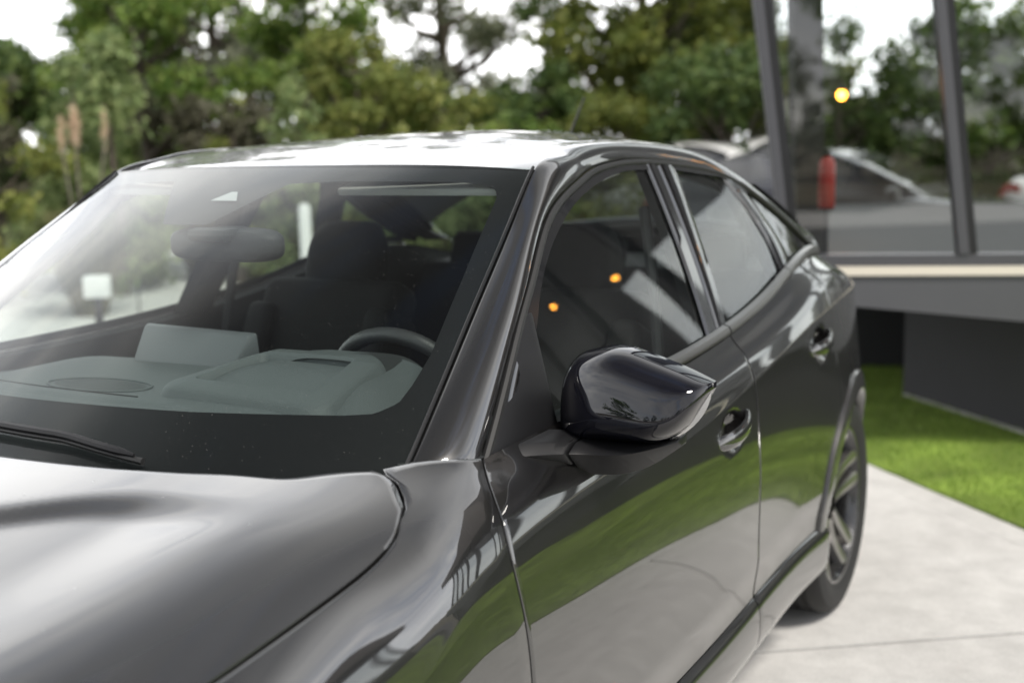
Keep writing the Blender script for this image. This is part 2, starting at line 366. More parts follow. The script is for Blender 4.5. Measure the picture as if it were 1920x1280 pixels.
def wing_cols(yc, seam, R, c, ztop, right=True):
    out = []
    for y in yc:
        wt = ztop(y); zb = np.where(abs(y-c) < R, arch_z(y, c, R), .27)
        wb = float(w_of_z(y, zb)); wb = max(wb, 1.06)
        q_ = np.linspace(wt, .965, 34); w = np.r_[wt, wt+.006, q_[1:], .985, 1.0, 1.015, np.linspace(1.03, wb-.006, 36), wb]
        f = smooth(.25, .637, y) if right else 1-smooth(seam(0), seam(0)+.35, y)
        ref = .637 if right else seam(0)
        yy = y+(seam(np.clip(w, 0, 2))-ref)*f+(-GAP if right else GAP)*f
        out.append(B(yy, w))
    return np.array(out)
Pw = wing_cols(yc, SE1, .385, 0., lambda y: float(np.interp(y, topl, topw))+.006)
both('front_wing', Pw, 'paint', thick=.025)
# doors
WD = np.unique(np.r_[ramp_lines(2, .001)*2, np.linspace(0, .97, 22), .985, 1, 1.015, np.linspace(1.03, 2, 46)])
def door_grid(sa, sb, n, ga=GAP, gb=GAP):
    c = ramp_lines(n, .0012); w = WD[None]; a = sa(w)+ga; b = sb(w)-gb
    return B(a+(b-a)*c[:, None], w+0*c[:, None])
Pd1 = door_grid(SE1, SE2, 110); Pd2 = door_grid(SE2, SE3, 90)
fd = both('front_door', Pd1, 'paint', thick=.03); rd = both('rear_door', Pd2, 'paint', thick=.03)
# rear quarter
yq = np.unique(np.r_[np.linspace(2.435, 3.45, 70), 2.69+.385-np.array([0, .004, .012, .03])])
Pq = wing_cols(yq, SE3, .385, 2.69, lambda y: 0.0, right=False)
both('rear_wing', Pq, 'paint', thick=.02)
# sills
def sill(ya, yb, n=40):
    y = np.linspace(ya, yb, n)[:, None]; prof = np.array([(-.004, .362), (.006, .352), (.012, .33), (.012, .27), (.004, .235), (-.02, .205), (-.08, .19)])
    pr = resamp(prof, 14)[None]
    k = 0*y
    x = Lo(y, np.ones_like(y))[..., 0]
    return np.stack([x+pr[..., 0]*1.0+.004, y+0*pr[..., 0], pr[..., 1]+.02*smooth(1.2, 2.2, y)+k*.05*(pr[..., 1]-.19)/.17], -1)
both('sill_panel', sill(.40, 1.716), 'paint', thick=.02, roll=.001); both('sill_panel', sill(1.721, 2.33), 'paint', thick=.02, roll=.001)
# wheel arch trims
def arch_trim(c, R0, R1, a0, a1, n=48):
    a = np.linspace(math.radians(a0), math.radians(a1), n)[:, None]; r = np.array([R0-.004, R0, R0+.006, (R0+R1)/2, R1-.006, R1])[None]
    dx = np.array([-.03, .002, .009, .010, .008, -.006])[None]
    y = c+r*np.cos(a); z = .335+r*np.sin(a); w = np.clip(w_of_z(y, z), .2, 2.4)
    return np.stack([B(y, w)[..., 0]+dx, y, z], -1)
both('wheel_arch_trim', arch_trim(2.69, .362, .425, -10, 189), 'cladding', thick=.015); both('wheel_arch_trim', arch_trim(0, .362, .42, -10, 190), 'cladding', thick=.015)
# windscreen
def WS(u, v):
    u, v = np.broadcast_arrays(np.asarray(u, float), np.asarray(v, float)); uu = np.abs(u)
    b = np.stack([.703*u, .345+.22*uu**2.2, .984-.016*uu**2], -1); h = np.stack([.586*u, 1.155+.078*uu**2.2, 1.421-.013*uu**2.4], -1)
    P = b+(h-b)*v[..., None]
    P[..., 2] += .022*4*v*(1-v)*(1-.8*uu**2); return P
uu = np.linspace(-1, 1, 81); vv = np.linspace(-.14, 1, 60)
ws = MB().grid(WS(uu[:, None], vv[None])).build('windscreen', 'windshield_glass', car)
# printed black border under the glass: rows of an inner outline mapped on the same surface
def frit_inner(n):
    """inner outline (u,v), clockwise from lower left, with the camera patch at the top"""
    h = [(.474, .109), (.818, .118), (.882, .125), (.921, .156), (.932, .205), (.942, .296), (.933, .549), (.917, .871), (.9, .905), (.842, .926), (.747, .931)]
    k = [(0, .106)]+h+[(.335, .921), (.12, .905), (-.018, .712), (-.035, .703), (-.225, .703), (-.240, .712), (-.30, .915), (-.33, .928)]+[(-a, b) for a, b in h[::-1]]
    return np.array(k)
fi = frit_inner(0)
def frit_mesh():
    inner = lin(np.vstack([fi, fi[:1]]), 361)[:-1]
    c = np.array([0, .5]); outer = []
    for q in inner:
        d = q-c; s = 1e9
        if d[0] > 0: s = min(s, (.992-c[0])/d[0])
        if d[0] < 0: s = min(s, (-.992-c[0])/d[0])
        if d[1] > 0: s = min(s, (.995-c[1])/d[1])
        if d[1] < 0: s = min(s, (-.13-c[1])/d[1])
        outer.append(c+d*s)
    outer = np.array(outer); k = np.linspace(0, 1, 6)[None, :, None]
    G = inner[:, None]*(1-k)+outer[:, None]*k; G = np.concatenate([G, G[:1]], 0)
    P = WS(G[..., 0], G[..., 1]); P[..., 2] -= .004; P[..., 1] += .003
    return P
MB().grid(frit_mesh()).build('black_border', 'frit', ws)
# small clear window of the camera patch
q = np.array([(-.135, .815), (-.012, .813), (-.058, .859), (-.085, .859)]); P = WS(q[:, 0], q[:, 1]); P[:, 2] -= .002
obj('camera_window', P, [(0, 1, 2, 3)], 'sensor', ws)
# A pillar and roof rail
AE = np.array([(.762, .62, .935), (.776, .656, .963), (.731, .852, 1.116), (.692, .999, 1.215), (.644, 1.173, 1.32), (.62, 1.357, 1.378), (.609, 1.463, 1.402), (.607, 1.621, 1.415), (.619, 1.804, 1.412), (.645, 2.059, 1.39), (.684, 2.257, 1.342), (.734, 2.491, 1.242), (.756, 2.725, 1.148), (.765, 2.82, 1.118)])
DI = np.array([(.695, .54, .935), (.702, .565, .966), (.674, .732, 1.078), (.644, .9, 1.189), (.612, 1.083, 1.309), (.588, 1.233, 1.409), (.568, 1.342, 1.436), (.560, 1.462, 1.455), (.555, 1.69, 1.463), (.56, 1.9, 1.458), (.575, 2.15, 1.43), (.602, 2.42, 1.357), (.64, 2.66, 1.278), (.69, 2.87, 1.18)])
ka = [0, 1, 3, 4, 6, 8, 9, 10, 11, 12, 13]
def pcurve(pts, n):
    """through points, parameter = own index"""
    t = np.linspace(0, len(pts)-1, n); return np.stack([cs(np.arange(len(pts)), pts[:, i])(t) for i in range(3)], 1)
na = 160; A = pcurve(AE, na); D = pcurve(DI, na)
k = np.r_[0, .03, np.linspace(0, 1, 16)[1:-1], .97, 1][None, :, None]
PA = A[:, None]*(1-k)+D[:, None]*k
bul = 4*k*(1-k)
PA = PA+bul*smooth(0, 12, np.arange(na))[:, None, None]*np.array([.013, 0, .011])*(1-.35*smooth(2.5, 2.9, A[:, 1]))[:, None, None]
both('roof_rail', PA, 'paint', thick=.03, roll=.0012, out=(1, 0, .6))
# bright moulding along the windscreen edge
for s in (1, -1):
    MB().tube([(s*(a-.004), b-.002, c+.002) for a, b, c in D[4:62]], .0035, 8).build('windscreen_moulding', 'satin_black', car)
# roof
ZRF = crv('1.155:1.421 1.25:1.438 1.4:1.460 1.7:1.487 2.0:1.496 2.4:1.476 2.7:1.43 2.95:1.365 3.2:1.285')
XD = cs(DI[5:, 1], DI[5:, 0]); ZD = cs(DI[5:, 1], DI[5:, 2])
ux = np.linspace(-1, 1, 61); vr = np.linspace(0, 1, 70)
def RF(u, v):
    u, v = np.broadcast_arrays(u, v); au = np.abs(u); y = 1.162+.078*au**2.2+v*(2.80-1.162-.078*au**2.2)
    xd = XD(np.maximum(y, 1.233))-.004; zd = ZD(np.maximum(y, 1.233))-.004
    x = u*xd; zc = ZRF(y); return np.stack([x, y, zc+(zd-zc)*au**2.3], -1)
PR = RF(ux[:, None], vr[None]); shell('roof', PR, 'paint', car, thick=.02, roll=.002, out=(0, 0, 1))
# tailgate: glass and lower lid
def TG(u, v, v0, v1):
    u, v = np.broadcast_arrays(u, v); au = np.abs(u); w = v0+(v1-v0)*v
    yc_ = cs([0, .35, .6, .75, .9, 1], [2.80, 3.15, 3.40, 3.50, 3.56, 3.55])(w); zc = cs([0, .35, .6, .75, .9, 1], [1.408, 1.28, 1.15, 1.07, .90, .78])(w)
    ye = cs([0, .35, .6, .75, .9, 1], [2.80, 2.98, 3.15, 3.30, 3.42, 3.44])(w); ze = cs([0, .35, .6, .75, .9, 1], [1.195, 1.10, 1.045, 1.0, .90, .78])(w)
    xe = cs([0, .35, .6, .75, .9, 1], [.67, .67, .65, .65, .69, .71])(w)
    return np.stack([u*xe, yc_+(ye-yc_)*au**2.2, zc+(ze-zc)*au**2.2], -1)
tg = shell('tailgate', TG(ux[:, None], vr[None], .6, 1), 'paint', car, out=(0, 1, .3))
shell('rear_window', TG(ux[:, None], vr[None], .01, .59), 'back_glass', car, thick=.005, out=(0, .5, 1))
# spoiler lip and tail lamp bar
MB().tube([(x, 3.40-.25*(abs(x)/.7)**2.2+.01, 1.158-.10*(abs(x)/.7)**2.2) for x in np.linspace(-.62, .62, 30)], .014, 8).build('spoiler', 'gloss_black', car)
for s in (1, -1): MB().box((s*.44, 3.44, .94), (.26, .05, .05)).build('tail_lamp', 'tail_red', car, bevel=.012)
def bumper(front):
    u = np.linspace(-1, 1, 61)[:, None]; v = np.linspace(0, 1, 24)[None]; au = np.abs(u)
    if front:
        y = -.93-.10*(1-au**2.5)*np.sin(np.pi*np.clip(.15+.75*v, 0, 1)); y = y+.38*au**6; z = (.69-.02*au**2)*(1-v)+.20*v; x = u*(.60+.235*au**4+.02*np.sin(np.pi*v))
    else:
        y = 3.56+.06*(1-au**2.5)*np.sin(np.pi*v); y = y-.25*au**5; z = .78*(1-v)+.22*v; x = u*(.66+.10*au**4)
    return np.stack(np.broadcast_arrays(x, y, z), -1)
shell('front_bumper', bumper(True), 'paint', car, out=(0, -1, 0)); shell('rear_bumper', bumper(False), 'paint', car, out=(0, 1, 0))
MB().box((0, -1.02, .52), (.95, .04, .16)).build('grille', 'gloss_black', car, bevel=.02)
for s in (1, -1):
    y = np.linspace(-.88, -.52, 16)[:, None]; w = np.linspace(.35, .95, 8)[None]; P = B(y, w)+np.array([.004, -.003, .002]); P[..., 0] *= s
    MB().grid(P).build('headlamp', 'lamp_lens', car)
# ---------------------------------------------------------------- side windows
def GS(y, z, off=0): return np.stack([GX(y, z)+off, y+0*z, z+0*y], -1)
def gpatch(b, t, l, r, nu, nv, off): g = coons(b, t, l, r, nu, nv); return GS(g[..., 0], g[..., 1], off)
FB = [(.86, .975), (1.446, .995), (1.655, 1.012)]; FR = [(1.655, 1.012), (1.744, 1.392)]; FT = [(1.2, 1.297), (1.311, 1.337), (1.466, 1.373), (1.59, 1.39), (1.744, 1.392)]; FLn = [(.86, .975), (.933, 1.142), (1.018, 1.196), (1.2, 1.297)]
RB = [(1.765, 1.02), (2.0, 1.045), (2.259, 1.083)]; RR = [(2.259, 1.083), (2.267, 1.174), (2.222, 1.274), (2.184, 1.345)]; RT = [(1.895, 1.388), (2.103, 1.367), (2.184, 1.345)]; RLn = [(1.765, 1.02), (1.895, 1.388)]
QB = [(2.40, 1.118), (2.75, 1.124)]; QR = [(2.75, 1.124), (2.696, 1.168)]; QT = [(2.285, 1.335), (2.479, 1.257), (2.696, 1.168)]; QL = [(2.40, 1.118), (2.377, 1.176), (2.285, 1.335)]
for s in (1, -1):
    for nm, q, par, mt in (('window_pane', (FB, FT, FLn, FR), fd, 'side_glass'), ('window_pane', (RB, RT, RLn, RR), rd, 'side_glass'), ('quarter_window', (QB, QT, QL, QR), None, 'back_glass')):
        P = gpatch(*q, 40, 24, -.004); P[..., 0] *= s
        MB().grid(P).build(nm, mt, par[0 if s > 0 else 1] if par else car)
    # door frames round the glass, seal, pillar covers, waist moulding, mirror sail
    ae = [(y, z) for x, y, z in A]
    def strip(path_o, path_i, off, nm, mt, par, n=60, sp=True):
        a_, b_ = (resamp if sp else lin)(path_o, n), (resamp if sp else lin)(path_i, n); k_ = np.array([0, .12, .5, .88, 1])[None, :, None]
        G = a_[:, None]*(1-k_)+b_[:, None]*k_; P = GS(G[..., 0], G[..., 1], off); P[:, (0, -1), 0] -= .006; P[..., 0] *= s
        return MB().grid(P).build(nm, mt, par)
    fo = [(.70, .978), (.86, 1.108), (1.009, 1.207), (1.183, 1.311), (1.36, 1.366), (1.47, 1.39), (1.62, 1.404), (1.79, 1.402)]
    fin = [(.76, .972), (.905, 1.085), (1.018, 1.19), (1.2, 1.293), (1.33, 1.34), (1.466, 1.37), (1.6, 1.388), (1.76, 1.388)]
    strip(fo, fin, .003, 'door_frame', 'gloss_black', fd[0 if s > 0 else 1])
    strip([(1.80, 1.403), (2.05, 1.383), (2.25, 1.334), (2.3, 1.31)], [(1.875, 1.386), (2.103, 1.363), (2.184, 1.341), (2.20, 1.32)], .003, 'door_frame', 'gloss_black', rd[0 if s > 0 else 1])
    strip([(2.16, 1.36), (2.235, 1.265), (2.285, 1.174), (2.29, 1.08)], [(2.265, 1.345), (2.33, 1.25), (2.385, 1.176), (2.41, 1.115)], .002, 'door_frame', 'gloss_black', rd[0 if s > 0 else 1])
    strip([(2.28, 1.345), (2.48, 1.262), (2.70, 1.17), (2.79, 1.125)], [(2.27, 1.325), (2.479, 1.245), (2.68, 1.16), (2.75, 1.12)], .002, 'window_seal', 'rubber', car)
    strip([(1.645, .995), (1.74, 1.404)], [(1.702, 1.0), (1.800, 1.404)], .005, 'pillar_cover', 'gloss_black', fd[0 if s > 0 else 1], 20, False)
    strip([(1.712, 1.0), (1.808, 1.404)], [(1.775, 1.01), (1.905, 1.404)], .005, 'pillar_cover', 'gloss_black', rd[0 if s > 0 else 1], 20, False)
    # seal between roof rail and doors
    P = np.array([GS(np.array(a_), np.array(b_), -.002) for a_, b_ in lin([(y+.006, z-.008) for x, y, z in A[6:-6]], 120)]); P[:, 0] *= s
    MB().tube(P, .0085, 8).build('door_seal', 'rubber', car)
    # waist moulding
    y = np.linspace(.93, 1.748, 50); y2 = np.linspace(1.756, 2.30, 34)
    def mould(y, par):
        pr = np.array([(0, 0), (.008, .004), (.010, .012), (.006, .022), (-.006, .026)]); zb = ZBE(y)+.001
        P = np.stack([XBE(y)[:, None]-.004+pr[None, :, 0]-.2*pr[None, :, 1], y[:, None]+0*pr[None, :, 0], zb[:, None]+pr[None, :, 1]], -1); P[..., 0] *= s
        return MB().grid(P).build('waist_moulding', 'trim_metal', par)
    mould(y, fd[0 if s > 0 else 1]); mould(y2, rd[0 if s > 0 else 1]); mould(np.linspace(2.305, 2.80, 24), car)
    sail = np.array([(.665, .950), (.885, .968), (.89, .99), (.945, 1.155), (.925, 1.153), (.845, 1.098), (.685, .973)]); P = GS(sail[:, 0], sail[:, 1], .006); Q = GS(sail[:, 0], sail[:, 1], -.01)
    P[:, 0] *= s; Q[:, 0] *= s; n = len(P)
    mbs = MB(); mbs.add(np.vstack([P, Q]), [tuple(range(n))]+[(i, (i+1) % n, n+(i+1) % n, n+i) for i in range(n)]); mbs.build('mirror_sail', 'satin_black', fd[0 if s > 0 else 1], bevel=.003)
    # door handle: curved grip over the recess, and the lock flap below
    for (yh, zh, dz), par in (((1.545, .826, .038), fd), ((2.295, .908, .03), rd)):
        t = np.linspace(-1, 1, 24); n_ = 14; P = []
        for q in t:
            yy = yh+.108*q; bow = .030*(1-abs(q)**2.4)+.002; x0 = float(PLAN(yy))-.006; zz = zh+dz*.45*q-.006*(1-q*q)
            h = (.015+.005*(1-abs(q)**3))*(1-.5*max(0, abs(q)-.75)/.25); w_ = .009
            P.append([(s*(x0+bow+w_*math.cos(a)), yy, zz+h*math.copysign(abs(math.sin(a))**.7, math.sin(a))) for a in np.linspace(0, 2*math.pi, n_+1)])
        P = [[np.mean(P[0], 0)]*(n_+1)]+P+[[np.mean(P[-1], 0)]*(n_+1)]; m_ = MB().grid(np.array(P))
        m_.build('door_handle', 'paint', par[0 if s > 0 else 1])
# ---------------------------------------------------------------- door mirrors
def ring_shell(poly, cen, scales, yoff, rim_y, n=72):
    poly = resamp(np.vstack([poly, poly[:1]]), n+1)[:-1]; R = []
    for sc, dy in zip(scales, yoff):
        b_ = 0.; an_ = np.arctan2(poly[:, 1]-cen[1], poly[:, 0]-cen[0]); el_ = np.stack([.125*np.cos(an_), .072*np.sin(an_)], 1); q = cen+((poly-cen)*(1-b_)+el_*b_)*sc; R.append(np.stack([q[:, 0], rim_y(q[:, 0])+dy, q[:, 1]], 1))
    return np.array(R)
capo = np.array([(.812, 1.00), (.818, 1.055), (.852, 1.094), (.90, 1.108), (.97, 1.097), (1.04, 1.078), (1.082, 1.060), (1.072, 1.022), (1.050, .988), (1.014, .958), (.96, .949), (.89, .940), (.828, .934), (.812, .96)])
rimy = lambda x: .930-.12*(x-.96)
for s in (1, -1):
    par = empty('door_mirror', (s*.93, .9, .95)); child(par, car)
    par.location = (s*.93, .9-1.35, .95)
    def mk(R, nm, mt, cap=True):
        R = R.copy(); R[..., 0] *= s; m_ = MB(); a_, b_ = R.shape[:2]
        f = [(i*b_+j, (i+1)*b_+j, (i+1)*b_+(j+1) % b_, i*b_+(j+1) % b_) for i in range(a_-1) for j in range(b_)]
        if cap: f.append(tuple(range((a_-1)*b_, a_*b_)))
        m_.add(R.reshape(-1, 3), f); return m_.build(nm, mt, par, sharp=60)
    ZTc = cs([.796, .814, .85, .90, .97, 1.04, 1.085], [1.022, 1.068, 1.097, 1.108, 1.097, 1.077, 1.060]); ZBc = cs([.796, .814, .88, .96, 1.014, 1.05, 1.085], [.950, .938, .940, .949, .960, .990, 1.050])
    u_ = -np.cos(np.linspace(0, math.pi, 49))[:, None]; v_ = -np.cos(np.linspace(0, math.pi, 41))[None]
    xm = .9405+.1445*u_; zt_, zb_ = ZTc(xm), ZBc(xm); zm = (zt_+zb_)/2+(zt_-zb_)/2*v_
    dome = np.sqrt(np.maximum(1-np.abs(u_)**4, 0))*np.sqrt(np.maximum(1-np.abs(v_)**3.5, 0))
    P = np.stack([s*(xm+0*v_), rimy(xm)-.012-.095*dome*(1-.16*v_), zm], -1)
    m_ = MB().grid(P); rim_ = [(i, 0) for i in range(49)]+[(48, j) for j in range(1, 41)]+[(i, 40) for i in range(47, -1, -1)]+[(0, j) for j in range(39, 0, -1)]
    R = np.array([[P[i, j] for i, j in rim_+rim_[:1]], [P[i, j]+np.array([0, .012, 0]) for i, j in rim_+rim_[:1]]]); m_.grid(R)
    m_.build('housing', 'mirror_cap', par, sharp=60)
    # indicator lens along the outer lower edge
    e = resamp([(1.083, 1.060), (1.074, 1.022), (1.052, .988), (1.016, .957)], 24); P = [(s*a_, rimy(a_)-.004, b_) for a_, b_ in e]
    P2 = [(s*(a_-.006), rimy(a_)-.030, b_) for a_, b_ in e]; P3 = [(s*(a_+.003), rimy(a_)-.018, b_) for a_, b_ in e]
    MB().grid(np.array([P, P3, P2])).build('indicator_lens', 'lens', par)
    MB().grid(np.array([[(s*(x), rimy(x)-.004, z) for x, z in (np.array([.955, 1.03])+(resamp(np.vstack([capo, capo[:1]]), 49)-[.955, 1.03])*k_)] for k_ in (.93, .5, .02)])).build('mirror_glass', 'mirror_glass', par)
    # arm and lower housing: one folded wedge in two pieces, front edge, upper fold, back, underside
    LOW = [(.792, (.695, .948), (.725, .964), (.84, .968), (.84, .930), (.735, .925)), (.83, (.742, .946), (.775, .962), (.86, .966), (.87, .908), (.79, .906)), (.868, (.795, .940), (.825, .953), (.92, .957), (.93, .894), (.85, .892)),
           (.93, (.820, .938), (.842, .947), (.955, .951), (.955, .893), (.88, .891)), (.98, (.840, .945), (.855, .951), (.95, .956), (.95, .912), (.90, .910)), (1.022, (.900, .952), (.905, .956), (.945, .958), (.945, .942), (.92, .941))]
    def wedge(lo, hi, nm):
        xs = [q[0] for q in LOW]; X = np.linspace(lo, hi, 16); R = []
        for x in X: R.append([(s*x, float(cs(xs, [q[j][0] for q in LOW])(x)), float(cs(xs, [q[j][1] for q in LOW])(x))) for j in (1, 2, 3, 4, 5)])
        R = np.array(R); m_ = MB(); n_ = len(X); m_.add(R.reshape(-1, 3), [(i*5+j, (i+1)*5+j, (i+1)*5+(j+1) % 5, i*5+(j+1) % 5) for i in range(n_-1) for j in range(5)]+[tuple(range(5)), tuple(range((n_-1)*5, n_*5))])
        return m_.build(nm, 'satin_black', par, bevel=.0035, sharp=38)
    wedge(.792, .862, 'arm'); wedge(.866, 1.022, 'lower_housing')
# ---------------------------------------------------------------- wheels
def wheel(x, y, s):
    w = empty('wheel', (x, y, .335)); child(w, car); w.location = (x, y-1.35, .335)
    c = (x, y, .335)
    T = [(-.10*s, .245), (-.112*s, .265), (-.115*s, .29), (-.108*s, .318), (-.09*s, .331)]
    for i in range(5):
        g0 = (-.075+.0375*i)*s
        T += [(g0-.012*s, .336), (g0+.004*s, .336), (g0+.006*s, .328), (g0+.010*s, .328)] if i < 4 else [(g0-.012*s, .336)]
    T += [(.09*s, .331), (.106*s, .318), (.114*s, .295), (.113*s, .27), (.104*s, .25), (.098*s, .243)]
    MB().rev(T, c, 'x', 72).build('tyre', 'tyre', w, sharp=30)
    r = MB().rev([(-.10*s, .243), (-.09*s, .225), (.06*s, .222), (.088*s, .228), (.100*s, .236), (.101*s, .244), (.095*s, .247)], c, 'x', 72)
    r.rev([(.055*s, 0.0), (.062*s, .03), (.055*s, .062), (.02*s, .065)], c, 'x', 40)
    rim = r.build('rim', 'rim', w, sharp=30)
    for i in range(5):
        for d in (-.19, .19):
            a = i*2*math.pi/5+.3; a1 = a+d*1.9; a2 = a+d*.55
            P = []
            for q in np.linspace(0, 1, 9):
                an = a1*(1-q)+a2*q if False else a+d*(1.7-q*.75); rr = .05+(.232-.05)*q
                hw_ = .019+.011*q; xo = (.068+.028*q-.010*math.sin(math.pi*q))*s
                t_ = np.array([0, math.cos(an), math.sin(an)]); n_ = np.array([0, -math.sin(an), math.cos(an)])
                b0 = np.array(c)+t_*rr
                P.append([b0+n_*hw_+np.array([xo-.03*s, 0, 0]), b0+n_*hw_*.8+np.array([xo-.004*s, 0, 0]), b0+n_*hw_*.35+np.array([xo, 0, 0]), b0-n_*hw_*.35+np.array([xo, 0, 0]), b0-n_*hw_*.8+np.array([xo-.004*s, 0, 0]), b0-n_*hw_+np.array([xo-.03*s, 0, 0])])
            MB().grid(np.array(P)).build('spoke', 'rim_cut', w, sharp=30)
    MB().rev([(-.03*s, .06), (-.03*s, .165), (-.012*s, .165), (-.012*s, .06)], c, 'x', 48, True).build('brake_disc', 'disc', w)
for yy in (0, 2.69):
    for s in (1, -1): wheel(s*.785, yy, s)
# dark underbody, wheel wells, inner structure
ub = MB(); ub.box((0, 1.35, .25), (1.30, 4.3, .10)); ub.box((0, 1.35, .24), (1.62, 1.85, .08))
ub.build('underbody', 'interior_black', car)
for yy in (0, 2.69):
    for s in (1, -1):
        MB().grid(np.array([[(s*x, yy+.40*math.cos(a), .335+.40*math.sin(a)) for a in np.linspace(-.35, math.pi+.35, 30)] for x in (.86, .58)])).add([(s*.58, yy+.40*math.cos(a), .335+.40*math.sin(a)) for a in np.linspace(-.35, math.pi+.35, 30)], [tuple(range(30))]).build('wheel_well', 'interior_black', car)
MB().box((0, .28, .57), (1.3, .04, .56)).build('bulkhead', 'interior_black', car)

# ---------------------------------------------------------------- cabin
fl = MB(); fl.box((0, 1.65, .33), (1.5, 2.7, .03)); fl.build('cabin_floor', 'interior_black', car)
for s in (1, -1):
    y = np.linspace(.5, 3.0, 40)[:, None]; k_ = np.linspace(0, 1, 8)[None]
    xt = XBE(y)-.05; P = np.stack([s*(xt+.0*k_-.02*np.sin(np.pi*k_)), y+0*k_, ZBE(y)-.004-(ZBE(y)-.34)*k_], -1)
    MB().grid(P).build('door_card', 'dash_dark', car)
    P = np.stack([s*(XBE(y)-.008-.05*k_), y+0*k_, ZBE(y)-.002+0*k_], -1); MB().grid(P).build('door_top', 'dash_dark', car)
    # inner faces of the pillars
    def inner(path, w, nm='pillar_trim', mt='interior_black'):
        pp = lin(path, 24); P = []
        for (a_, b_) in pp:
            x_ = float(GX(a_, b_)); P.append([(s*(x_-.012), a_-w, b_), (s*(x_-.045), a_-w*.7, b_), (s*(x_-.06), a_, b_), (s*(x_-.045), a_+w*.7, b_), (s*(x_-.012), a_+w, b_)])
        MB().grid(np.array(P)).build(nm, mt, car)
    inner([(1.70, .98), (1.815, 1.41)], .075); inner([(2.33, 1.06), (2.235, 1.37)], .06); inner([(2.92, 1.11), (2.70, 1.19), (2.35, 1.33)], .07)
    P = np.array([[(s*(x-.03), y+.01, z-.02), (s*(x-.06), y+.03, z-.035), (s*(x+.02), y+.05, z-.03)] for x, y, z in D[8:64]]); MB().grid(P).build('pillar_trim', 'interior_black', car)
    # seat belt
    MB().tube([(s*.612, 1.755, 1.30), (s*.655, 1.715, 1.1), (s*.69, 1.68, .8)], .014, 6).build('seat_belt', 'dash_dark', car)
hl = RF(ux[:, None], np.linspace(.02, 1, 40)[None]); hl[..., 2] -= .035; hl[..., 0] *= .985; MB().grid(hl).build('headliner', 'headliner', car)
# dashboard: smooth top with a hooded instrument side
def dashz(x, y):
    base = 1.012-.045*smooth(.35, .72, np.abs(x))-.02*(x/.7)**2
    hump = .042*np.exp(-((x-.33)/.22)**4)*smooth(.60, .80, y)
    tail = -.20*smooth(.93, 1.06, y-.05*np.exp(-((x-.33)/.2)**4))
    front = -.03*(1-smooth(.40, .62, y-.22*np.abs(x/.703)**2.2+.05))
    groove = -.006*np.exp(-((y-.20*np.abs(x/.7)**2.2-.56)/.012)**2)*(1-smooth(.18, .24, x))
    return base+hump+tail+front+groove
gx = np.unique(np.r_[np.linspace(-.76, .76, 90), np.linspace(.1, .5, 90)]); gy = np.linspace(0, 1, 120)
G = np.stack(np.broadcast_arrays(gx[:, None], gy[None]), -1); yy = .36+.20*np.abs(gx[:, None]/.703)**2.2+(1.06-.36-.20*np.abs(gx[:, None]/.703)**2.2)*gy[None]
P = np.stack([G[..., 0], yy, dashz(G[..., 0], yy)], -1)
dash = MB().grid(P).build('dashboard', 'dash', car, sharp=80)
MB().box((0, 1.0, .82), (1.44, .10, .22)).build('lower_fascia', 'dash_dark', dash, bevel=.02)
# head-up display: raised trapezoid frame round a sunken well
def rrect(cx, cy, hx, hy, r, taper, n=9):
    P = []
    for sx, sy_, a0 in ((1, 1, 0), (-1, 1, 90), (-1, -1, 180), (1, -1, 270)):
        for a in np.linspace(math.radians(a0), math.radians(a0+90), n):
            lx, ly = sx*(hx-r)+r*math.cos(a), sy_*(hy-r)+r*math.sin(a); P.append((cx+lx*(1-taper*ly/hy), cy+ly))
    return np.array(P+P[:1])
hud = []
for hx, hy, r, dz, z0 in ((.185, .150, .05, -.012, None), (.172, .138, .045, .012, None), (.165, .131, .042, .018, None), (.128, .088, .018, .018, None), (.122, .082, .014, .012, None), (.112, .070, .010, 0, 1.012), (.02, .012, .004, 0, 1.010)):
    q = rrect(.285, .765, hx, hy, r, .12); hud.append([(a_, b_, (float(dashz(np.array(a_), np.array(b_)))+dz) if z0 is None else z0-.10*(b_-.765)) for a_, b_ in q])
MB().grid(np.array(hud[:6])).build('display_frame', 'dash', dash, sharp=40)
MB().grid(np.array(hud[5:])).build('display_glass', 'dash_dark', dash)
# speaker grille: raised oval of mesh holes
gm = MB(); n_ = 0
for i in range(-22, 23):
    for j in range(-9, 10):
        if (i/22)**2+(j/9)**2 <= 1:
            x_, y_ = -.08+i*.0052+(j % 2)*.0026, .66+j*.0052; z_ = float(dashz(np.array(x_), np.array(y_)))+.0012
            gm.add([(x_+.0019*math.cos(a), y_+.0019*math.sin(a), z_) for a in (0, 1.57, 3.14, 4.71)], [(0, 1, 2, 3)])
g_ = gm.build('speaker_grille', 'interior_black', dash, smooth=False); g_['kind'] = 'stuff'
P = np.array([(-.08+.128*math.cos(a), .66+.056*math.sin(a)) for a in np.linspace(0, 2*math.pi, 41)]); MB().tube([(a_, b_, float(dashz(np.array(a_), np.array(b_)))+.001) for a_, b_ in P], .0022, 6).build('grille_rim', 'dash', dash)
# demister slots and a seam in the dash top
for x0_, x1_ in ((-.60, -.36), (-.33, -.09), (-.06, .10)):
    xs_ = np.linspace(x0_, x1_, 14); P = np.array([[(x, .455+.20*abs(x/.703)**2.2+o_, float(dashz(np.array(x), np.array(.455+.20*abs(x/.703)**2.2+o_)))+.0015) for x in xs_] for o_ in (0, .012)])
    MB().grid(P).build('demister_slot', 'interior_black', dash)
MB().tube([(x, .60+.17*abs(x/.703)**2.2, float(dashz(np.array(x), np.array(.60+.17*abs(x/.703)**2.2)))+.0005) for x in np.linspace(-.68, .08, 40)], .0016, 5).build('seam', 'interior_black', dash)
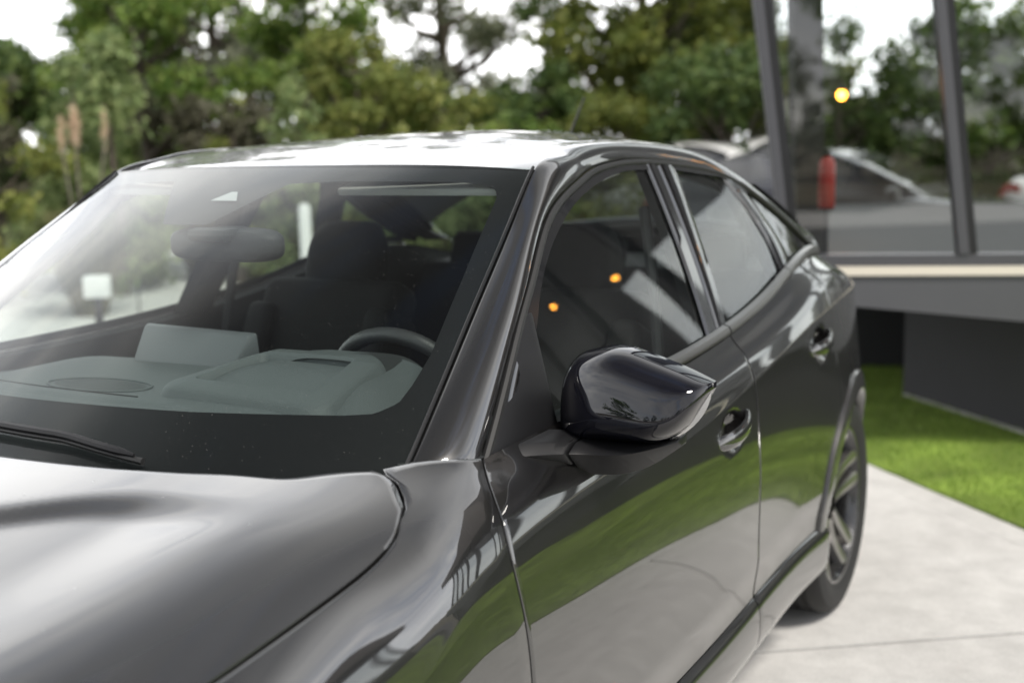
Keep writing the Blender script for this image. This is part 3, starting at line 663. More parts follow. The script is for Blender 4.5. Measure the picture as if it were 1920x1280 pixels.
# central screen, a wedge standing on the dash with its back to the windscreen
sc = MB(); c = [(-.245, .95, 1.078), (.055, .95, 1.072), (.055, .965, 1.078), (-.245, .965, 1.082)]
v = [(-.235, .90, 1.008), (.045, .90, 1.008), (.052, .948, 1.072), (-.242, .948, 1.078), (-.245, .985, .995), (.055, .985, .995), (.060, .968, 1.078), (-.250, .968, 1.084)]
sc.add(v, [(0, 1, 2, 3), (4, 7, 6, 5), (0, 4, 5, 1), (1, 5, 6, 2), (2, 6, 7, 3), (3, 7, 4, 0)]); sc.build('centre_screen', 'screen', car, bevel=.006)
# steering wheel
sw = empty('steering_wheel', (.335, 1.12, .92)); child(sw, car); sw.location = (.335, 1.12-1.35, .92)
tilt = math.radians(24); ax_u = np.array([1, 0, 0.]); ax_v = np.array([0, -math.sin(tilt), math.cos(tilt)]); cc = np.array([.335, 1.125, .913])
ring = [cc+.178*(ax_u*math.cos(a)+ax_v*math.sin(a)) for a in np.linspace(0, 2*math.pi, 65)]
MB().tube(ring, .0165, 14).build('rim', 'leather', sw)
MB().tube([cc-.16*ax_u, cc-.05*ax_u, cc+.05*ax_u, cc+.16*ax_u], [.012, .03, .03, .012], 10).build('spoke', 'dash_dark', sw)
ax_n = np.cross(ax_u, ax_v); MB().box(cc, (.13, .10, .05), ax=(ax_u, ax_v, ax_n)).build('hub', 'dash_dark', sw, bevel=.02)
MB().tube([cc, cc+np.array([0, -.22, -.06])], .035, 12).build('column', 'interior_black', sw)
MB().grid(np.array([[(.335+.15*u_, y_, 1.035+.018*(1-abs(u_)**3)-.25*(y_-.93)*.3-.05*abs(u_)**4) for u_ in np.linspace(-1, 1, 20)] for y_ in np.linspace(.84, 1.0, 8)])).build('instrument_hood', 'dash_dark', dash)
# seats
def cushion(name, c, d, parent, mt='fabric', ax=None, bev=.045):
    o = MB().box(c, d, ax=ax).build(name, mt, parent, bevel=bev, seg=5); return o
def seat(x, y, nm, rear=False):
    e = empty(nm, (x, y, .35)); child(e, car); e.location = (x, y-1.35, .35)
    t_ = math.radians(22); A_ = ((1, 0, 0), (0, math.cos(t_), -math.sin(t_)), (0, math.sin(t_), math.cos(t_)))
    w_ = .50
    cushion('cushion', (x, y+.02, .52), (w_, .50, .16), e)
    b0 = np.array((x, y+.33, .79)); cushion('backrest', b0, (w_-.02, .13, .62), e, ax=A_, bev=.055)
    for s in (1, -1): cushion('bolster', b0+np.array((s*.205, -.03, -.02)), (.09, .17, .50), e, ax=A_, bev=.04)
    h0 = np.array((x, y+.475, 1.135))
    # rounded headrest
    P = []; n1_, n2_ = 20, 28
    for i in range(n1_):
        f_ = -math.pi/2+math.pi*i/(n1_-1); row = []
        for j in range(n2_+1):
            a = 2*math.pi*j/n2_; cf = abs(math.cos(f_))**.45*math.copysign(1, math.cos(f_)); sf = math.copysign(abs(math.sin(f_))**.6, math.sin(f_))
            ca = math.copysign(abs(math.cos(a))**.55, math.cos(a)); sa = math.copysign(abs(math.sin(a))**.6, math.sin(a))
            row.append(h0+np.array((.132*(1-.16*sf*(sf > 0))*ca*cf, .055*sa*cf+.02*sf, .112*sf)))
        P.append(row)
    MB().grid(np.array(P)).build('headrest', 'fabric', e)
    for s in (1, -1): MB().tube([h0+np.array((s*.05, .0, -.06)), h0+np.array((s*.05, -.03, -.17))], .007, 8).build('headrest_post', 'chrome', e)
    return e
seat(-.36, 1.40, 'seat'); seat(.36, 1.42, 'seat')
rs = empty('rear_bench', (0, 2.4, .35)); child(rs, car); rs.location = (0, 2.4-1.35, .35)
t_ = math.radians(24); A_ = ((1, 0, 0), (0, math.cos(t_), -math.sin(t_)), (0, math.sin(t_), math.cos(t_)))
cushion('cushion', (0, 2.30, .50), (1.3, .50, .16), rs); cushion('backrest', (0, 2.64, .76), (1.3, .14, .60), rs, ax=A_)
for x in (-.42, 0, .42): cushion('headrest', (x, 2.78, 1.08), (.24, .09, .14), rs, ax=A_, bev=.035)
MB().box((0, 3.05, 1.03), (1.3, .5, .02)).build('parcel_shelf', 'interior_black', car)
# interior mirror
im = MB(); P = []
for i, q in enumerate(np.linspace(0, 1, 9)):
    k_ = [.02, .90, .985, 1, 1, .97, .85, .5, .01][i]; yo = [.012, .012, .012, .006, -.004, -.02, -.034, -.044, -.046][i]
    P.append([(-.005+.145*k_*math.copysign(abs(math.cos(a))**.45, math.cos(a)), .965+yo, 1.262+.036*k_*math.copysign(abs(math.sin(a))**.6, math.sin(a))) for a in np.linspace(0, 2*math.pi, 41)])
im.grid(np.array(P)); im.build('interior_mirror', 'dash_dark', car)
cv = MB(); cv.box((-.0, .94, 1.285), (.10, .10, .03)); cv.build('sensor_cover', 'dash_dark', car, bevel=.02)
# sun visors
for s in (1, -1): MB().box((s*.34, 1.255, 1.380), (.42, .17, .018), ax=((1, 0, 0), (0, .97, .22), (0, -.22, .97))).build('sun_visor', 'headliner', car, bevel=.008)
# wiper
wp = empty('wiper', (.05, .30, .97)); child(wp, car); wp.location = (.05, .30-1.35, .97)
def onws(u, v, h): 
    q = WS(np.array(u), np.array(v)); return q+np.array([0, -.35, .94])*h
MB().tube([onws(u, v, .012) for u, v in lin([(-.62, .022), (.015, .010), (.245, .002), (.47, -.032)], 24)], .006, 8).build('blade', 'rubber', wp)
MB().tube([onws(u, v, .020) for u, v in lin([(-.62, .024), (.015, .012), (.245, .004), (.45, -.028)], 24)], [.003]+[.0075]*22+[.003], 8).build('blade_carrier', 'satin_black', wp)
MB().tube([onws(u, v, .026) for u, v in lin([(-.35, -.06), (-.22, .004), (-.13, .004)], 16)], .008, 8).build('arm', 'satin_black', wp)
# aerial
an = empty('aerial', (.0, 2.60, 1.45)); child(an, car); an.location = (0, 2.60-1.35, 1.45)
MB().tube([(0, 2.60, 1.44), (0, 2.605, 1.465)], [.016, .010], 12).build('base', 'satin_black', an)
MB().tube([(0, 2.605, 1.465), (.0, 2.74, 1.605)], [.0045, .003], 8).build('rod', 'satin_black', an)
# rain drops on roof and hood, dust grit
dm = MB()
def drop(p, n, r):
    n = np.array(n)/np.linalg.norm(n); a = np.cross(n, (1, 0, 0)); a /= np.linalg.norm(a); b = np.cross(n, a)
    ring1 = [p+r*(a*math.cos(q)+b*math.sin(q)) for q in np.linspace(0, 2*math.pi, 7)[:-1]]; ring2 = [p+.62*r*(a*math.cos(q)+b*math.sin(q))+n*r*.42 for q in np.linspace(0, 2*math.pi, 7)[:-1]]
    dm.add(ring1+ring2+[p+n*r*.56], [(i, (i+1) % 6, 6+(i+1) % 6, 6+i) for i in range(6)]+[(6+i, 6+(i+1) % 6, 12) for i in range(6)])
for _ in range(900):
    u, v = nr.uniform(-1, 1), nr.uniform(.005, 1)**1.0
    if v < .42 and nr.random() > .16: continue
    p = RF(np.array(u), np.array(v)); drop(p, (u*.2, -.1, 1), nr.uniform(.0015, .0042))
for _ in range(40):
    y, t = nr.uniform(-.2, .33), nr.uniform(.55, 1); p = U(np.array(y), np.array(t)); drop(p*np.array([nr.choice([-1, 1]), 1, 1]), (0, -.1, 1), nr.uniform(.0012, .0028))
d_ = dm.build('water_drops', 'water', car); d_['kind'] = 'stuff'

# ---------------------------------------------------------------- ground, paving, lawn
def ground_mats():
    m = bpy.data.materials.new('concrete'); m.use_nodes = True; t = m.node_tree; b = t.nodes['Principled BSDF']; k = t.links.new
    g = t.nodes.new('ShaderNodeNewGeometry')
    def noise(s, d, r=.6):
        n = t.nodes.new('ShaderNodeTexNoise'); n.inputs['Scale'].default_value = s; n.inputs['Detail'].default_value = d; n.inputs['Roughness'].default_value = r; k(g.outputs['Position'], n.inputs['Vector']); return n
    a, c, e = noise(.7, 6), noise(9, 8, .7), noise(120, 3)
    r = t.nodes.new('ShaderNodeValToRGB'); r.color_ramp.elements[0].position = .3; r.color_ramp.elements[0].color = (.52, .508, .49, 1); r.color_ramp.elements[1].position = .66; r.color_ramp.elements[1].color = (.64, .63, .61, 1)
    k(a.outputs['Fac'], r.inputs[0])
    r2 = t.nodes.new('ShaderNodeMapRange'); r2.inputs[1].default_value = .3; r2.inputs[2].default_value = .7; r2.inputs[3].default_value = .80; r2.inputs[4].default_value = 1.06; k(c.outputs['Fac'], r2.inputs[0])
    r3 = t.nodes.new('ShaderNodeMapRange'); r3.inputs[1].default_value = .25; r3.inputs[2].default_value = .75; r3.inputs[3].default_value = .9; r3.inputs[4].default_value = 1.08; k(e.outputs['Fac'], r3.inputs[0])
    x = t.nodes.new('ShaderNodeMath'); x.operation = 'MULTIPLY'; k(r2.outputs[0], x.inputs[0]); k(r3.outputs[0], x.inputs[1])
    v = t.nodes.new('ShaderNodeVectorMath'); v.operation = 'SCALE'; k(r.outputs[0], v.inputs[0]); k(x.outputs[0], v.inputs['Scale']); k(v.outputs[0], b.inputs['Base Color'])
    b.inputs['Roughness'].default_value = .8
    bu = t.nodes.new('ShaderNodeBump'); bu.inputs['Strength'].default_value = .35; bu.inputs['Distance'].default_value = .003; k(c.outputs['Fac'], bu.inputs['Height']); k(bu.outputs[0], b.inputs['Normal'])
    MATS['concrete'] = m
ground_mats()
mat('soil', (.10, .085, .05), .95, var=.4, vscale=1.5)
mat('joint', (.02, .022, .015), .95)
mat('turf', (.17, .25, .035), .9, var=.45, vscale=3)
mat('kerb', (.52, .51, .49), .85, var=.12, vscale=8)
mat('wild_grass', (.14, .19, .05), .95, var=.4, vscale=.8)
E1 = np.array([.712, -.702]); E2 = np.array([.812, .584])          # along the lawn edge, along the paving joint
NE = np.array([-.702, -.712])
P0 = np.array([.90, 4.16])                                         # on the lawn edge
def sheet(name, pts, z, m, kind='structure', parent=None, thick=0):
    mb = MB()
    if thick: mb.prism([(a, b, z-thick) for a, b in pts], (0, 0, thick))
    else: mb.add([(a, b, z) for a, b in pts], [tuple(range(len(pts)))])
    o = mb.build(name, m, parent, smooth=False)
    if kind: o['kind'] = kind
    return o
sheet('ground', [(-900, -900), (900, -900), (900, 900), (-900, 900)], -.05, 'soil')
sheet('rough_grass', [(-60, 4), (-12.5, 4.2), (-4.8, 11.6), (6, 16), (30, 60), (-60, 60)], -.03, 'wild_grass')
pv = sheet('paving', [(-14, -16), (22, -16), (22, 12), (-14, 12)], -.026, 'joint')
# the joint that crosses behind the rear wheel fixes the grid
J0 = np.array([1.08, 2.475]); Ls, Ws = 3.4, 3.05
first = {}
for i in range(-6, 6):
    for j in range(-6, 1):
        o_ = J0+E1*0
        # slab corners: along E2 from the lawn edge backwards, along E1 between joints
        u0, u1 = i*Ls, (i+1)*Ls
        # distance from J0 to lawn edge along E2
        s_ = float(np.dot(P0-J0, -NE)/np.dot(E2, -NE))-.10
        v1 = s_+j*Ws; v0 = v1-Ws; g = .009
        pts = [J0+E1*(u0+g)+E2*(v0+g), J0+E1*(u1-g)+E2*(v0+g), J0+E1*(u1-g)+E2*(v1-g), J0+E1*(u0+g)+E2*(v1-g)]
        cen = sum(pts)/4
        if not (-15 < cen[0] < 16 and -14 < cen[1] < 13): continue
        if cen[0] < -11 and cen[1] > 6: continue
        c3 = (float(cen[0]), float(cen[1]), 0)
        if 'm' not in first:
            o = MB().prism([(a-c3[0], b-c3[1], -.03) for a, b in pts], (0, 0, .03)).build('concrete_slab', 'concrete', None, smooth=False); first['m'] = o.data
        else: o = bpy.data.objects.new('concrete_slab', first['m']); COL.objects.link(o)
        o.location = c3; child(o, pv)
mat('asphalt', (.055, .055, .058), .85, bump=.4, bscale=200, var=.15, vscale=2)
sheet('road', [(-40, -9), (-40, -3.6), (40, -2.2), (40, -9)], .006, 'asphalt')
sheet('rear_road', [(-3.4, 9.6), (14, 9.6), (18, 16), (-4, 16)], .003, 'asphalt')
def along(d0, d1, a, b):
    """strip between offsets d0,d1 beyond the lawn edge, from a to b along it"""
    return [P0+E1*a-NE*d0, P0+E1*b-NE*d0, P0+E1*b-NE*d1, P0+E1*a-NE*d1]
kb = sheet('kerb', along(-.135, -.004, -9, 14), .001, 'concrete', thick=.03)
lawn = sheet('lawn', along(0, 9, -4.2, 14), .012, 'turf', thick=.05)
# turf blades, dense where the lawn shows
v = []; f = []
n = 60000
a = nr.uniform(-2.6, 4.5, n); d = nr.uniform(-.012, 1.9, n)
pos = P0+a[:, None]*E1-d[:, None]*NE; th = nr.uniform(0, 6.28, n); h = nr.uniform(.012, .03, n); lx = nr.normal(0, .008, (n, 2)); w_ = .0022
V = np.zeros((n, 3, 3)); V[:, 0, :2] = pos+w_*np.stack([np.cos(th), np.sin(th)], 1); V[:, 1, :2] = pos-w_*np.stack([np.cos(th), np.sin(th)], 1); V[:, 2, :2] = pos+lx; V[:, :2, 2] = .011; V[:, 2, 2] = .012+h
def leaf_mat(name, cols, trans=.35, rough=.6):
    m = bpy.data.materials.new(name); m.use_nodes = True; t = m.node_tree; t.nodes.clear(); k = t.links.new
    g = t.nodes.new('ShaderNodeNewGeometry'); r = t.nodes.new('ShaderNodeValToRGB'); r.color_ramp.elements[0].color = (*cols[0], 1); r.color_ramp.elements[1].color = (*cols[-1], 1)
    for i, c in enumerate(cols[1:-1]): e = r.color_ramp.elements.new((i+1)/(len(cols)-1)); e.color = (*c, 1)
    k(g.outputs['Random Per Island'], r.inputs[0])
    d = t.nodes.new('ShaderNodeBsdfPrincipled'); d.inputs['Roughness'].default_value = rough; k(r.outputs[0], d.inputs['Base Color']); d.inputs['Specular IOR Level'].default_value = .35
    tr = t.nodes.new('ShaderNodeBsdfTranslucent'); k(r.outputs[0], tr.inputs[0]); x = t.nodes.new('ShaderNodeMixShader'); x.inputs[0].default_value = trans
    o = t.nodes.new('ShaderNodeOutputMaterial'); k(d.outputs[0], x.inputs[1]); k(tr.outputs[0], x.inputs[2]); k(x.outputs[0], o.inputs[0]); MATS[name] = m
leaf_mat('turf_blade', [(.11, .19, .025), (.19, .30, .045), (.28, .35, .08)], .25)
def tris(name, V, m, parent=None):
    me = bpy.data.meshes.new(name); nn, kk = V.shape[:2]
    me.vertices.add(nn*kk); me.vertices.foreach_set('co', V.reshape(-1).astype(np.float32)); me.loops.add(nn*kk); me.loops.foreach_set('vertex_index', np.arange(nn*kk, dtype=np.int32))
    me.polygons.add(nn); me.polygons.foreach_set('loop_start', np.arange(0, nn*kk, kk, dtype=np.int32)); me.polygons.foreach_set('loop_total', np.full(nn, kk, dtype=np.int32)); me.update(calc_edges=True); me.validate()
    me.materials.append(MATS[m]); o = bpy.data.objects.new(name, me); COL.objects.link(o)
    if parent is not None: child(o, parent)
    return o
tb = tris('turf_blades', V, 'turf_blade'); tag(tb, 'short bright green artificial turf beside the concrete', 'turf', kind='stuff')
# ---------------------------------------------------------------- showroom
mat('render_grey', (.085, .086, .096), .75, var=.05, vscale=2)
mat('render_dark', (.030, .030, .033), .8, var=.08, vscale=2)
mat('cream', (.72, .66, .57), .5)
mat('post_grey', (.085, .085, .095), .45, .3)
mat('post_dark', (.018, .018, .02), .4, .2)
mat('wood_soffit', (.075, .055, .042), .6, var=.25, vscale=4)
mat('room_floor', (.022, .021, .021), .55, spec=.25)
mat('room_wall', (.05, .048, .046), .8)
mat('amber', (.9, .5, .1), .5, emit=((1, .36, .035), 15))
mat('amber_soft', (.9, .5, .1), .5, emit=((1, .45, .08), 6))
FA = np.array([.47, 4.56]); FD = np.array([.943, .333]); FN = np.array([.333, -.943])     # façade line, facing the camera
def fp(s, z, d=0): q = FA+FD*s-FN*d; return (q[0], q[1], z)
sh = empty('showroom', fp(2, 0, 2), 'dark grey showroom with slanted window posts raised above the lawn', 'building')
ZT = .885; s0, s1 = -.62, 9.5
def zbot(s): return .70-.092*s if s < 1.2 else .59
mb = MB()
prof = [s0, 0, .6, 1.2, s1]
fr = [fp(s, zbot(s)) for s in prof]; top = [fp(s, ZT-.045) for s in prof]; frb = [fp(s, zbot(s), 5) for s in prof]; topb = [fp(s, ZT-.045, 5) for s in prof]; n = len(prof)
vv_ = fr+top+frb+topb; ff = []
for i in range(n-1): ff += [(i, i+1, n+i+1, n+i), (2*n+i, 3*n+i, 3*n+i+1, 2*n+i+1), (i, 2*n+i, 2*n+i+1, i+1), (n+i, n+i+1, 3*n+i+1, 3*n+i)]
ff += [(0, n, 3*n, 2*n), (n-1, 2*n+n-1, 3*n+n-1, 2*n-1)]
mb.add(vv_, ff); slab = mb.build('floor_slab', 'render_grey', sh, smooth=False)
MB().prism([fp(s0, ZT-.045, -.012), fp(s1, ZT-.045, -.012), fp(s1, ZT-.045, 4.9), fp(s0, ZT-.045, 4.9)], (0, 0, .040)).build('edge_band', 'cream', sh, smooth=False)
MB().prism([fp(s0+.01, ZT-.004, .03), fp(s1, ZT-.004, .03), fp(s1, ZT-.004, 4.85), fp(s0+.01, ZT-.004, 4.85)], (0, 0, .02)).build('room_floor', 'room_floor', sh, smooth=False)
# recessed base: first wall runs parallel to the lawn edge, then follows the front
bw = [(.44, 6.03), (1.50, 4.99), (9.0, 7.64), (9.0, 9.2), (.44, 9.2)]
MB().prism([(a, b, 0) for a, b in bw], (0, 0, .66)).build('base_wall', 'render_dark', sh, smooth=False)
MB().prism([(.44+.004, 6.03-.035, 0), (1.50-.02, 4.99-.03, 0), (1.50+.01, 4.99-.01, 0), (.44+.03, 6.03-.004, 0)], (0, 0, .02)).build('base_skirting', 'kerb', sh, smooth=False)
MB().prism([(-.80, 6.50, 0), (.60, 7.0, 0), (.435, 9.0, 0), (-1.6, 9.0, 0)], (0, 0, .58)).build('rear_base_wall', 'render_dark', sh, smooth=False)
# window bottom rail and slanted posts; panes between
SL = -.125; ZW0, ZW1 = ZT+.05, 4.2
MB().prism([fp(s0+.02, ZT-.003, .0), fp(s1, ZT-.003, .0), fp(s1, ZT-.003, .09), fp(s0+.02, ZT-.003, .09)], (0, 0, .05)).build('bottom_rail', 'post_grey', sh, smooth=False)
ps = [-.27+.77*i for i in range(0, 13)]
for i, s in enumerate(ps):
    w_ = .070 if i else .075
    dx = SL*(ZW1-ZW0)
    b_ = [fp(s-w_/2, ZW0, -.01), fp(s+w_*.1, ZW0, -.01), fp(s+w_*.1, ZW0, .10), fp(s-w_/2, ZW0, .10)]
    po = MB().prism(b_, (FD[0]*dx, FD[1]*dx, ZW1-ZW0)).build('window_post', 'post_grey', sh, smooth=False)
    b_ = [fp(s+w_*.1, ZW0, 0), fp(s+w_*.62, ZW0, 0), fp(s+w_*.62, ZW0, .09), fp(s+w_*.1, ZW0, .09)]
    MB().prism(b_, (FD[0]*dx, FD[1]*dx, ZW1-ZW0)).build('post_dark_half', 'post_dark', po, smooth=False)  # right-hand half of the post, in the darker tone
for i in range(len(ps)-1):
    a_, b_ = ps[i]+.03, ps[i+1]-.025; dx = SL*(ZW1-ZW0)
    MB().add([fp(a_, ZW0, .045), fp(b_, ZW0, .045), fp(b_+dx, ZW1, .045), fp(a_+dx, ZW1, .045)], [(0, 1, 2, 3)]).build('window_pane', 'facade_glass', sh, smooth=False)
# glazed end wall
MB().add([fp(-.26, ZW0, .1), fp(-.26, ZW0, 4.6), fp(-.26+SL*2.1, ZW1, 4.6), fp(-.26+SL*2.1, ZW1, .1)], [(0, 1, 2, 3)]).build('window_pane', 'facade_glass', sh, smooth=False)
# ceiling and roof, back wall
MB().prism([fp(-.6, ZW1-.002, -.02), fp(1.98, ZW1-.002, -.02), fp(1.98, ZW1-.002, .12), fp(-.6, ZW1-.002, .12)], (0, 0, .14)).build('top_rail', 'post_grey', sh, smooth=False)
MB().prism([fp(2.0, ZW1, -.5), fp(s1, ZW1, -.5), fp(s1, ZW1, 5.2), fp(2.0, ZW1, 5.2)], (0, 0, .9)).build('roof_slab', 'wood_soffit', sh, smooth=False)
MB().prism([fp(6.4, ZT+.02, 4.3), fp(s1, ZT+.02, 4.3), fp(s1, ZT+.02, 4.5), fp(6.4, ZT+.02, 4.5)], (0, 0, ZW1-ZT-.03)).build('back_wall', 'room_wall', sh, smooth=False)
MB().prism([fp(-.22, ZT+.02, .25), fp(-.09, ZT+.02, .25), fp(-.09, ZT+.02, .7), fp(-.22, ZT+.02, .7)], (FD[0]*-.10, FD[1]*-.10, ZW1-ZT-.03)).build('inner_column', 'room_wall', sh, smooth=False)

# warm lamps hanging in the showroom
def lamp(p, r, zc, label, group):
    e = empty('pendant_lamp', (p[0], p[1], p[2]-r), label, 'lamp', group)
    MB().rev([(r, .004), (r*.8, r*.6), (0, r), (-r*.8, r*.6), (-r, .004)], p, 'z', 16).build('bulb', 'amber', e)
    MB().rev([(r*1.9, .012), (r*1.8, r*.5), (r*.9, r*.75), (r*.8, r*.7)], p, 'z', 16).build('socket', 'post_dark', e)
    MB().tube([(p[0], p[1], p[2]+r*1.8), (p[0], p[1], zc)], .004, 6).build('cord', 'post_dark', e)
LAMPS = []
LAMPS = [((3.15, 5.62, 2.75), 'warm lamp in the showroom nearest the glass, mirrored lowest in the front side window'), ((2.94, 6.41, 2.75), 'warm lamp in the middle of the row mirrored in the front side window'),
         ((2.87, 6.82, 2.75), 'warm lamp of the row mirrored highest in the front side window'),
         ((-.16, 6.3, 1.64), 'left of the two amber lamps seen through the showroom window'), ((-.17, 6.98, 1.72), 'right of the two amber lamps seen through the showroom window')]

for p, lb in LAMPS: lamp(p, .030, ZW1-.001, lb, 'warm lamps in the showroom')
# fire extinguisher seen just inside the left pane
ex = empty('fire_extinguisher', fp(-.10, ZT+.02, .16), 'small red fire extinguisher on a stand behind the left showroom window', 'extinguisher')
c = fp(-.10, ZT+.25, .16)
mat('red_paint', (.6, .02, .02), .3, 0, .6)
MB().rev([(-.229, .004), (-.229, .07), (-.22, .07), (-.215, .012), (-.02, .012), (-.01, .035), (-.001, .035)], c, 'z', 20).build('stand', 'post_dark', ex)
MB().rev([(.0, .004), (.0, .032), (.010, .038), (.19, .038), (.22, .032), (.235, .018), (.24, .004)], c, 'z', 24).build('cylinder', 'red_paint', ex)
MB().box((c[0], c[1], c[2]+.255), (.02, .06, .03)).build('valve', 'post_dark', ex, bevel=.004)
MB().tube([(c[0], c[1]-.02, c[2]+.255), (c[0]-.04, c[1]-.05, c[2]+.20), (c[0]-.045, c[1]-.04, c[2]+.08)], .006, 8).build('hose', 'rubber', ex)
# ---------------------------------------------------------------- other parked cars
def simple_car(loc, rz, paint, label, scale=(1, 1, 1), suv=False, group='cars parked on the lot'):
    """front towards local -y"""
    root = empty('parked_car', (loc[0], loc[1], 0), label, 'car', group, rz)
    M = Matrix.Rotation(rz, 3, 'Z')
    def T(P):
        P = np.array(P, float)*np.array(scale); sh_ = P.shape; q = P.reshape(-1, 3) @ np.array(M).T+np.array([loc[0], loc[1], 0]); return q.reshape(sh_)
    hz = crv('-2.2:.62 -2.1:.70 -1.6:.80 -1.0:.90 -.6:.94 .5:.97 1.4:1.0 1.9:1.02 2.15:.95 2.22:.80') if not suv else crv('-2.2:.75 -2.1:.85 -1.6:.98 -1.0:1.04 -.6:1.06 .5:1.08 1.4:1.1 2.0:1.12 2.2:1.0 2.25:.9')
    hw = crv('-2.2:.62 -2.05:.74 -1.7:.85 -1.0:.89 .5:.90 1.6:.88 2.05:.80 2.22:.70')
    y = np.linspace(-2.2, 2.22, 70)[:, None]; a = np.linspace(0, 1, 30)[None]
    k_ = np.array([(1.0, 0), (.985, .25), (1.0, .5), (.985, .72), (.94, .88), (.80, .97), (.5, 1.0), (0, 1.01)])
    pr = resamp(k_, 30); P = np.stack([hw(y)*pr[None, :, 0], y+0*a, .22+(hz(y)-.22)*pr[None, :, 1]], -1)
    body = np.concatenate([P, P[:, ::-1][:, 1:]*[-1, 1, 1]], 1)
    MB().grid(T(body)).build('body', paint, root)
    rz_ = crv('-.75:.93 -.2:1.22 .15:1.37 .6:1.43 1.1:1.40 1.6:1.24 2.0:1.03') if not suv else crv('-.85:1.05 -.4:1.42 -.05:1.62 .6:1.70 1.4:1.67 1.85:1.55 2.15:1.12')
    ya, yb = (-.75, 2.0) if not suv else (-.85, 2.15)
    y = np.linspace(ya, yb, 60)[:, None]; k2 = resamp(np.array([(.86, 0), (.80, .35), (.72, .75), (.66, .92), (.55, .98), (.3, 1.0), (0, 1.005)]), 26)
    zb = hz(y)-.03; P = np.stack([hw(y)*k2[None, :, 0]*(1-.12*((y-.5)/1.5)**2), y+0*k2[None, :, 0], zb+(np.maximum(rz_(y), zb+.01)-zb)*k2[None, :, 1]], -1)
    cab = np.concatenate([P, P[:, ::-1][:, 1:]*[-1, 1, 1]], 1)
    MB().grid(T(cab)).build('cabin', paint, root)
    def pane(i0, i1, j0, j1, nm='window'):
        for s in (1, -1):
            q = P[i0:i1, j0:j1].copy(); q[..., 0] += .006; q[..., 0] *= s; MB().grid(T(q)).build(nm, 'gloss_black', root)
    pane(16, 30, 3, 16); pane(31, 46, 3, 16)
    q = cab[4:15, 8:-8].copy(); q[..., 2] += .008; q[..., 1] -= .006; MB().grid(T(q)).build('windscreen', 'gloss_black', root)
    q = cab[47:57, 8:-8].copy(); q[..., 2] += .008; q[..., 1] += .006; MB().grid(T(q)).build('rear_window', 'gloss_black', root)
    for yy in (-1.35, 1.35):
        for s in (1, -1):
            w = empty('wheel', (0, 0, 0)); w.parent = root; w.location = (s*.80*scale[0], yy*scale[1], .33)
            t = MB().rev([(-.1*s, .22), (-.11*s, .3), (-.09*s, .33), (.09*s, .33), (.112*s, .3), (.105*s, .235)], (0, 0, 0), 'x', 32).build('tyre', 'tyre', None); t.parent = w
            t = MB().rev([(.09*s, .235), (.07*s, .2), (.08*s, .08), (.085*s, .001)], (0, 0, 0), 'x', 32).build('rim', 'rim_cut', None); t.parent = w
    for s in (1, -1):
        y = np.linspace(-2.14, -1.85, 8); MB().grid(T([[(s*(hw(a_)*.99+.004), a_-.004, hz(a_)*.86), (s*(hw(a_)*.985+.004), a_-.004, hz(a_)*.93)] for a_ in y])).build('headlight', 'lamp_lens', root)
        MB().grid(T([[(s*(hw(a_)*1.0+.005), a_+.004, hz(a_)*.84), (s*(hw(a_)*.99+.005), a_+.004, hz(a_)*.93)] for a_ in np.linspace(1.9, 2.2, 8)])).build('tail_light', 'tail_red', root)
        MB().box(T([(s*.99, -.55, .98 if not suv else 1.12)])[0], (.18, .10, .12), rz=rz).build('door_mirror', paint, root, bevel=.03)
    return root
simple_car((-2.6, 13.0), 1.35, 'paint_white', 'white car far behind, left of the showroom corner post')
simple_car((-1.0, 11.7), math.radians(84), 'paint_navy', 'dark car added beyond the showroom, standing in for a car mirrored in its left window', scale=(1, 1, .95))  # added behind the building to stand in for a reflection in the left pane
simple_car((2.3, 13.7), math.radians(75), 'paint_white', 'white car added beyond the showroom, standing in for a car mirrored in its right window', scale=(1, 1, .95))  # likewise added, takes the place of a white car's reflection in the glass

# ---------------------------------------------------------------- post and sign box across the lot
mat('white_paint', (.78, .78, .76), .5)
po = empty('post', (-4.17, 6.58, 0), 'white metal post at the edge of the lot behind the car', 'post')
MB().rev([(0, .004), (0, .075), (.012, .075), (.015, .045), (1.0, .045), (1.03, .03), (1.035, .004)], (-4.17, 6.58, 0), 'z', 20).build('shaft', 'white_paint', po)
MB().rev([(0.001, .10), (.02, .10), (.025, .05)], (-4.17, 6.58, 0), 'z', 20).build('base_plate', 'post_grey', po)
bx = empty('cabinet', (-4.75, 5.0, 0), 'small white box on a grey stand across the lot, seen through the windscreen', 'cabinet')
MB().box((-4.75, 5.0, .545), (.17, .10, .15), rz=.6).build('box', 'white_paint', bx, bevel=.01)
MB().box((-4.75, 5.0, .235), (.05, .05, .47), rz=.6).build('stand', 'room_floor', bx, bevel=.01)
# ---------------------------------------------------------------- vegetation
leaf_mat('leaf_green', [(0.057, 0.107, 0.021), (0.113, 0.196, 0.035), (0.190, 0.274, 0.053), (0.246, 0.303, 0.080)], .4)
leaf_mat('leaf_deep', [(0.038, 0.069, 0.019), (0.076, 0.128, 0.031), (0.134, 0.176, 0.045)], .3)
leaf_mat('leaf_olive', [(0.103, 0.139, 0.035), (0.190, 0.225, 0.053), (0.302, 0.314, 0.089)], .4)
leaf_mat('leaf_grey', [(0.085, 0.099, 0.062), (0.151, 0.167, 0.105), (0.227, 0.236, 0.158)], .3)
leaf_mat('leaf_pine', [(0.113, 0.167, 0.062), (0.208, 0.274, 0.105), (0.322, 0.373, 0.158)], .35)
leaf_mat('leaf_yellow', [(0.070, 0.094, 0.021), (0.134, 0.167, 0.034), (0.224, 0.240, 0.052)], .45)
leaf_mat('leaf_brown', [(0.060, 0.054, 0.033), (0.096, 0.093, 0.057), (0.128, 0.126, 0.081)], .3)
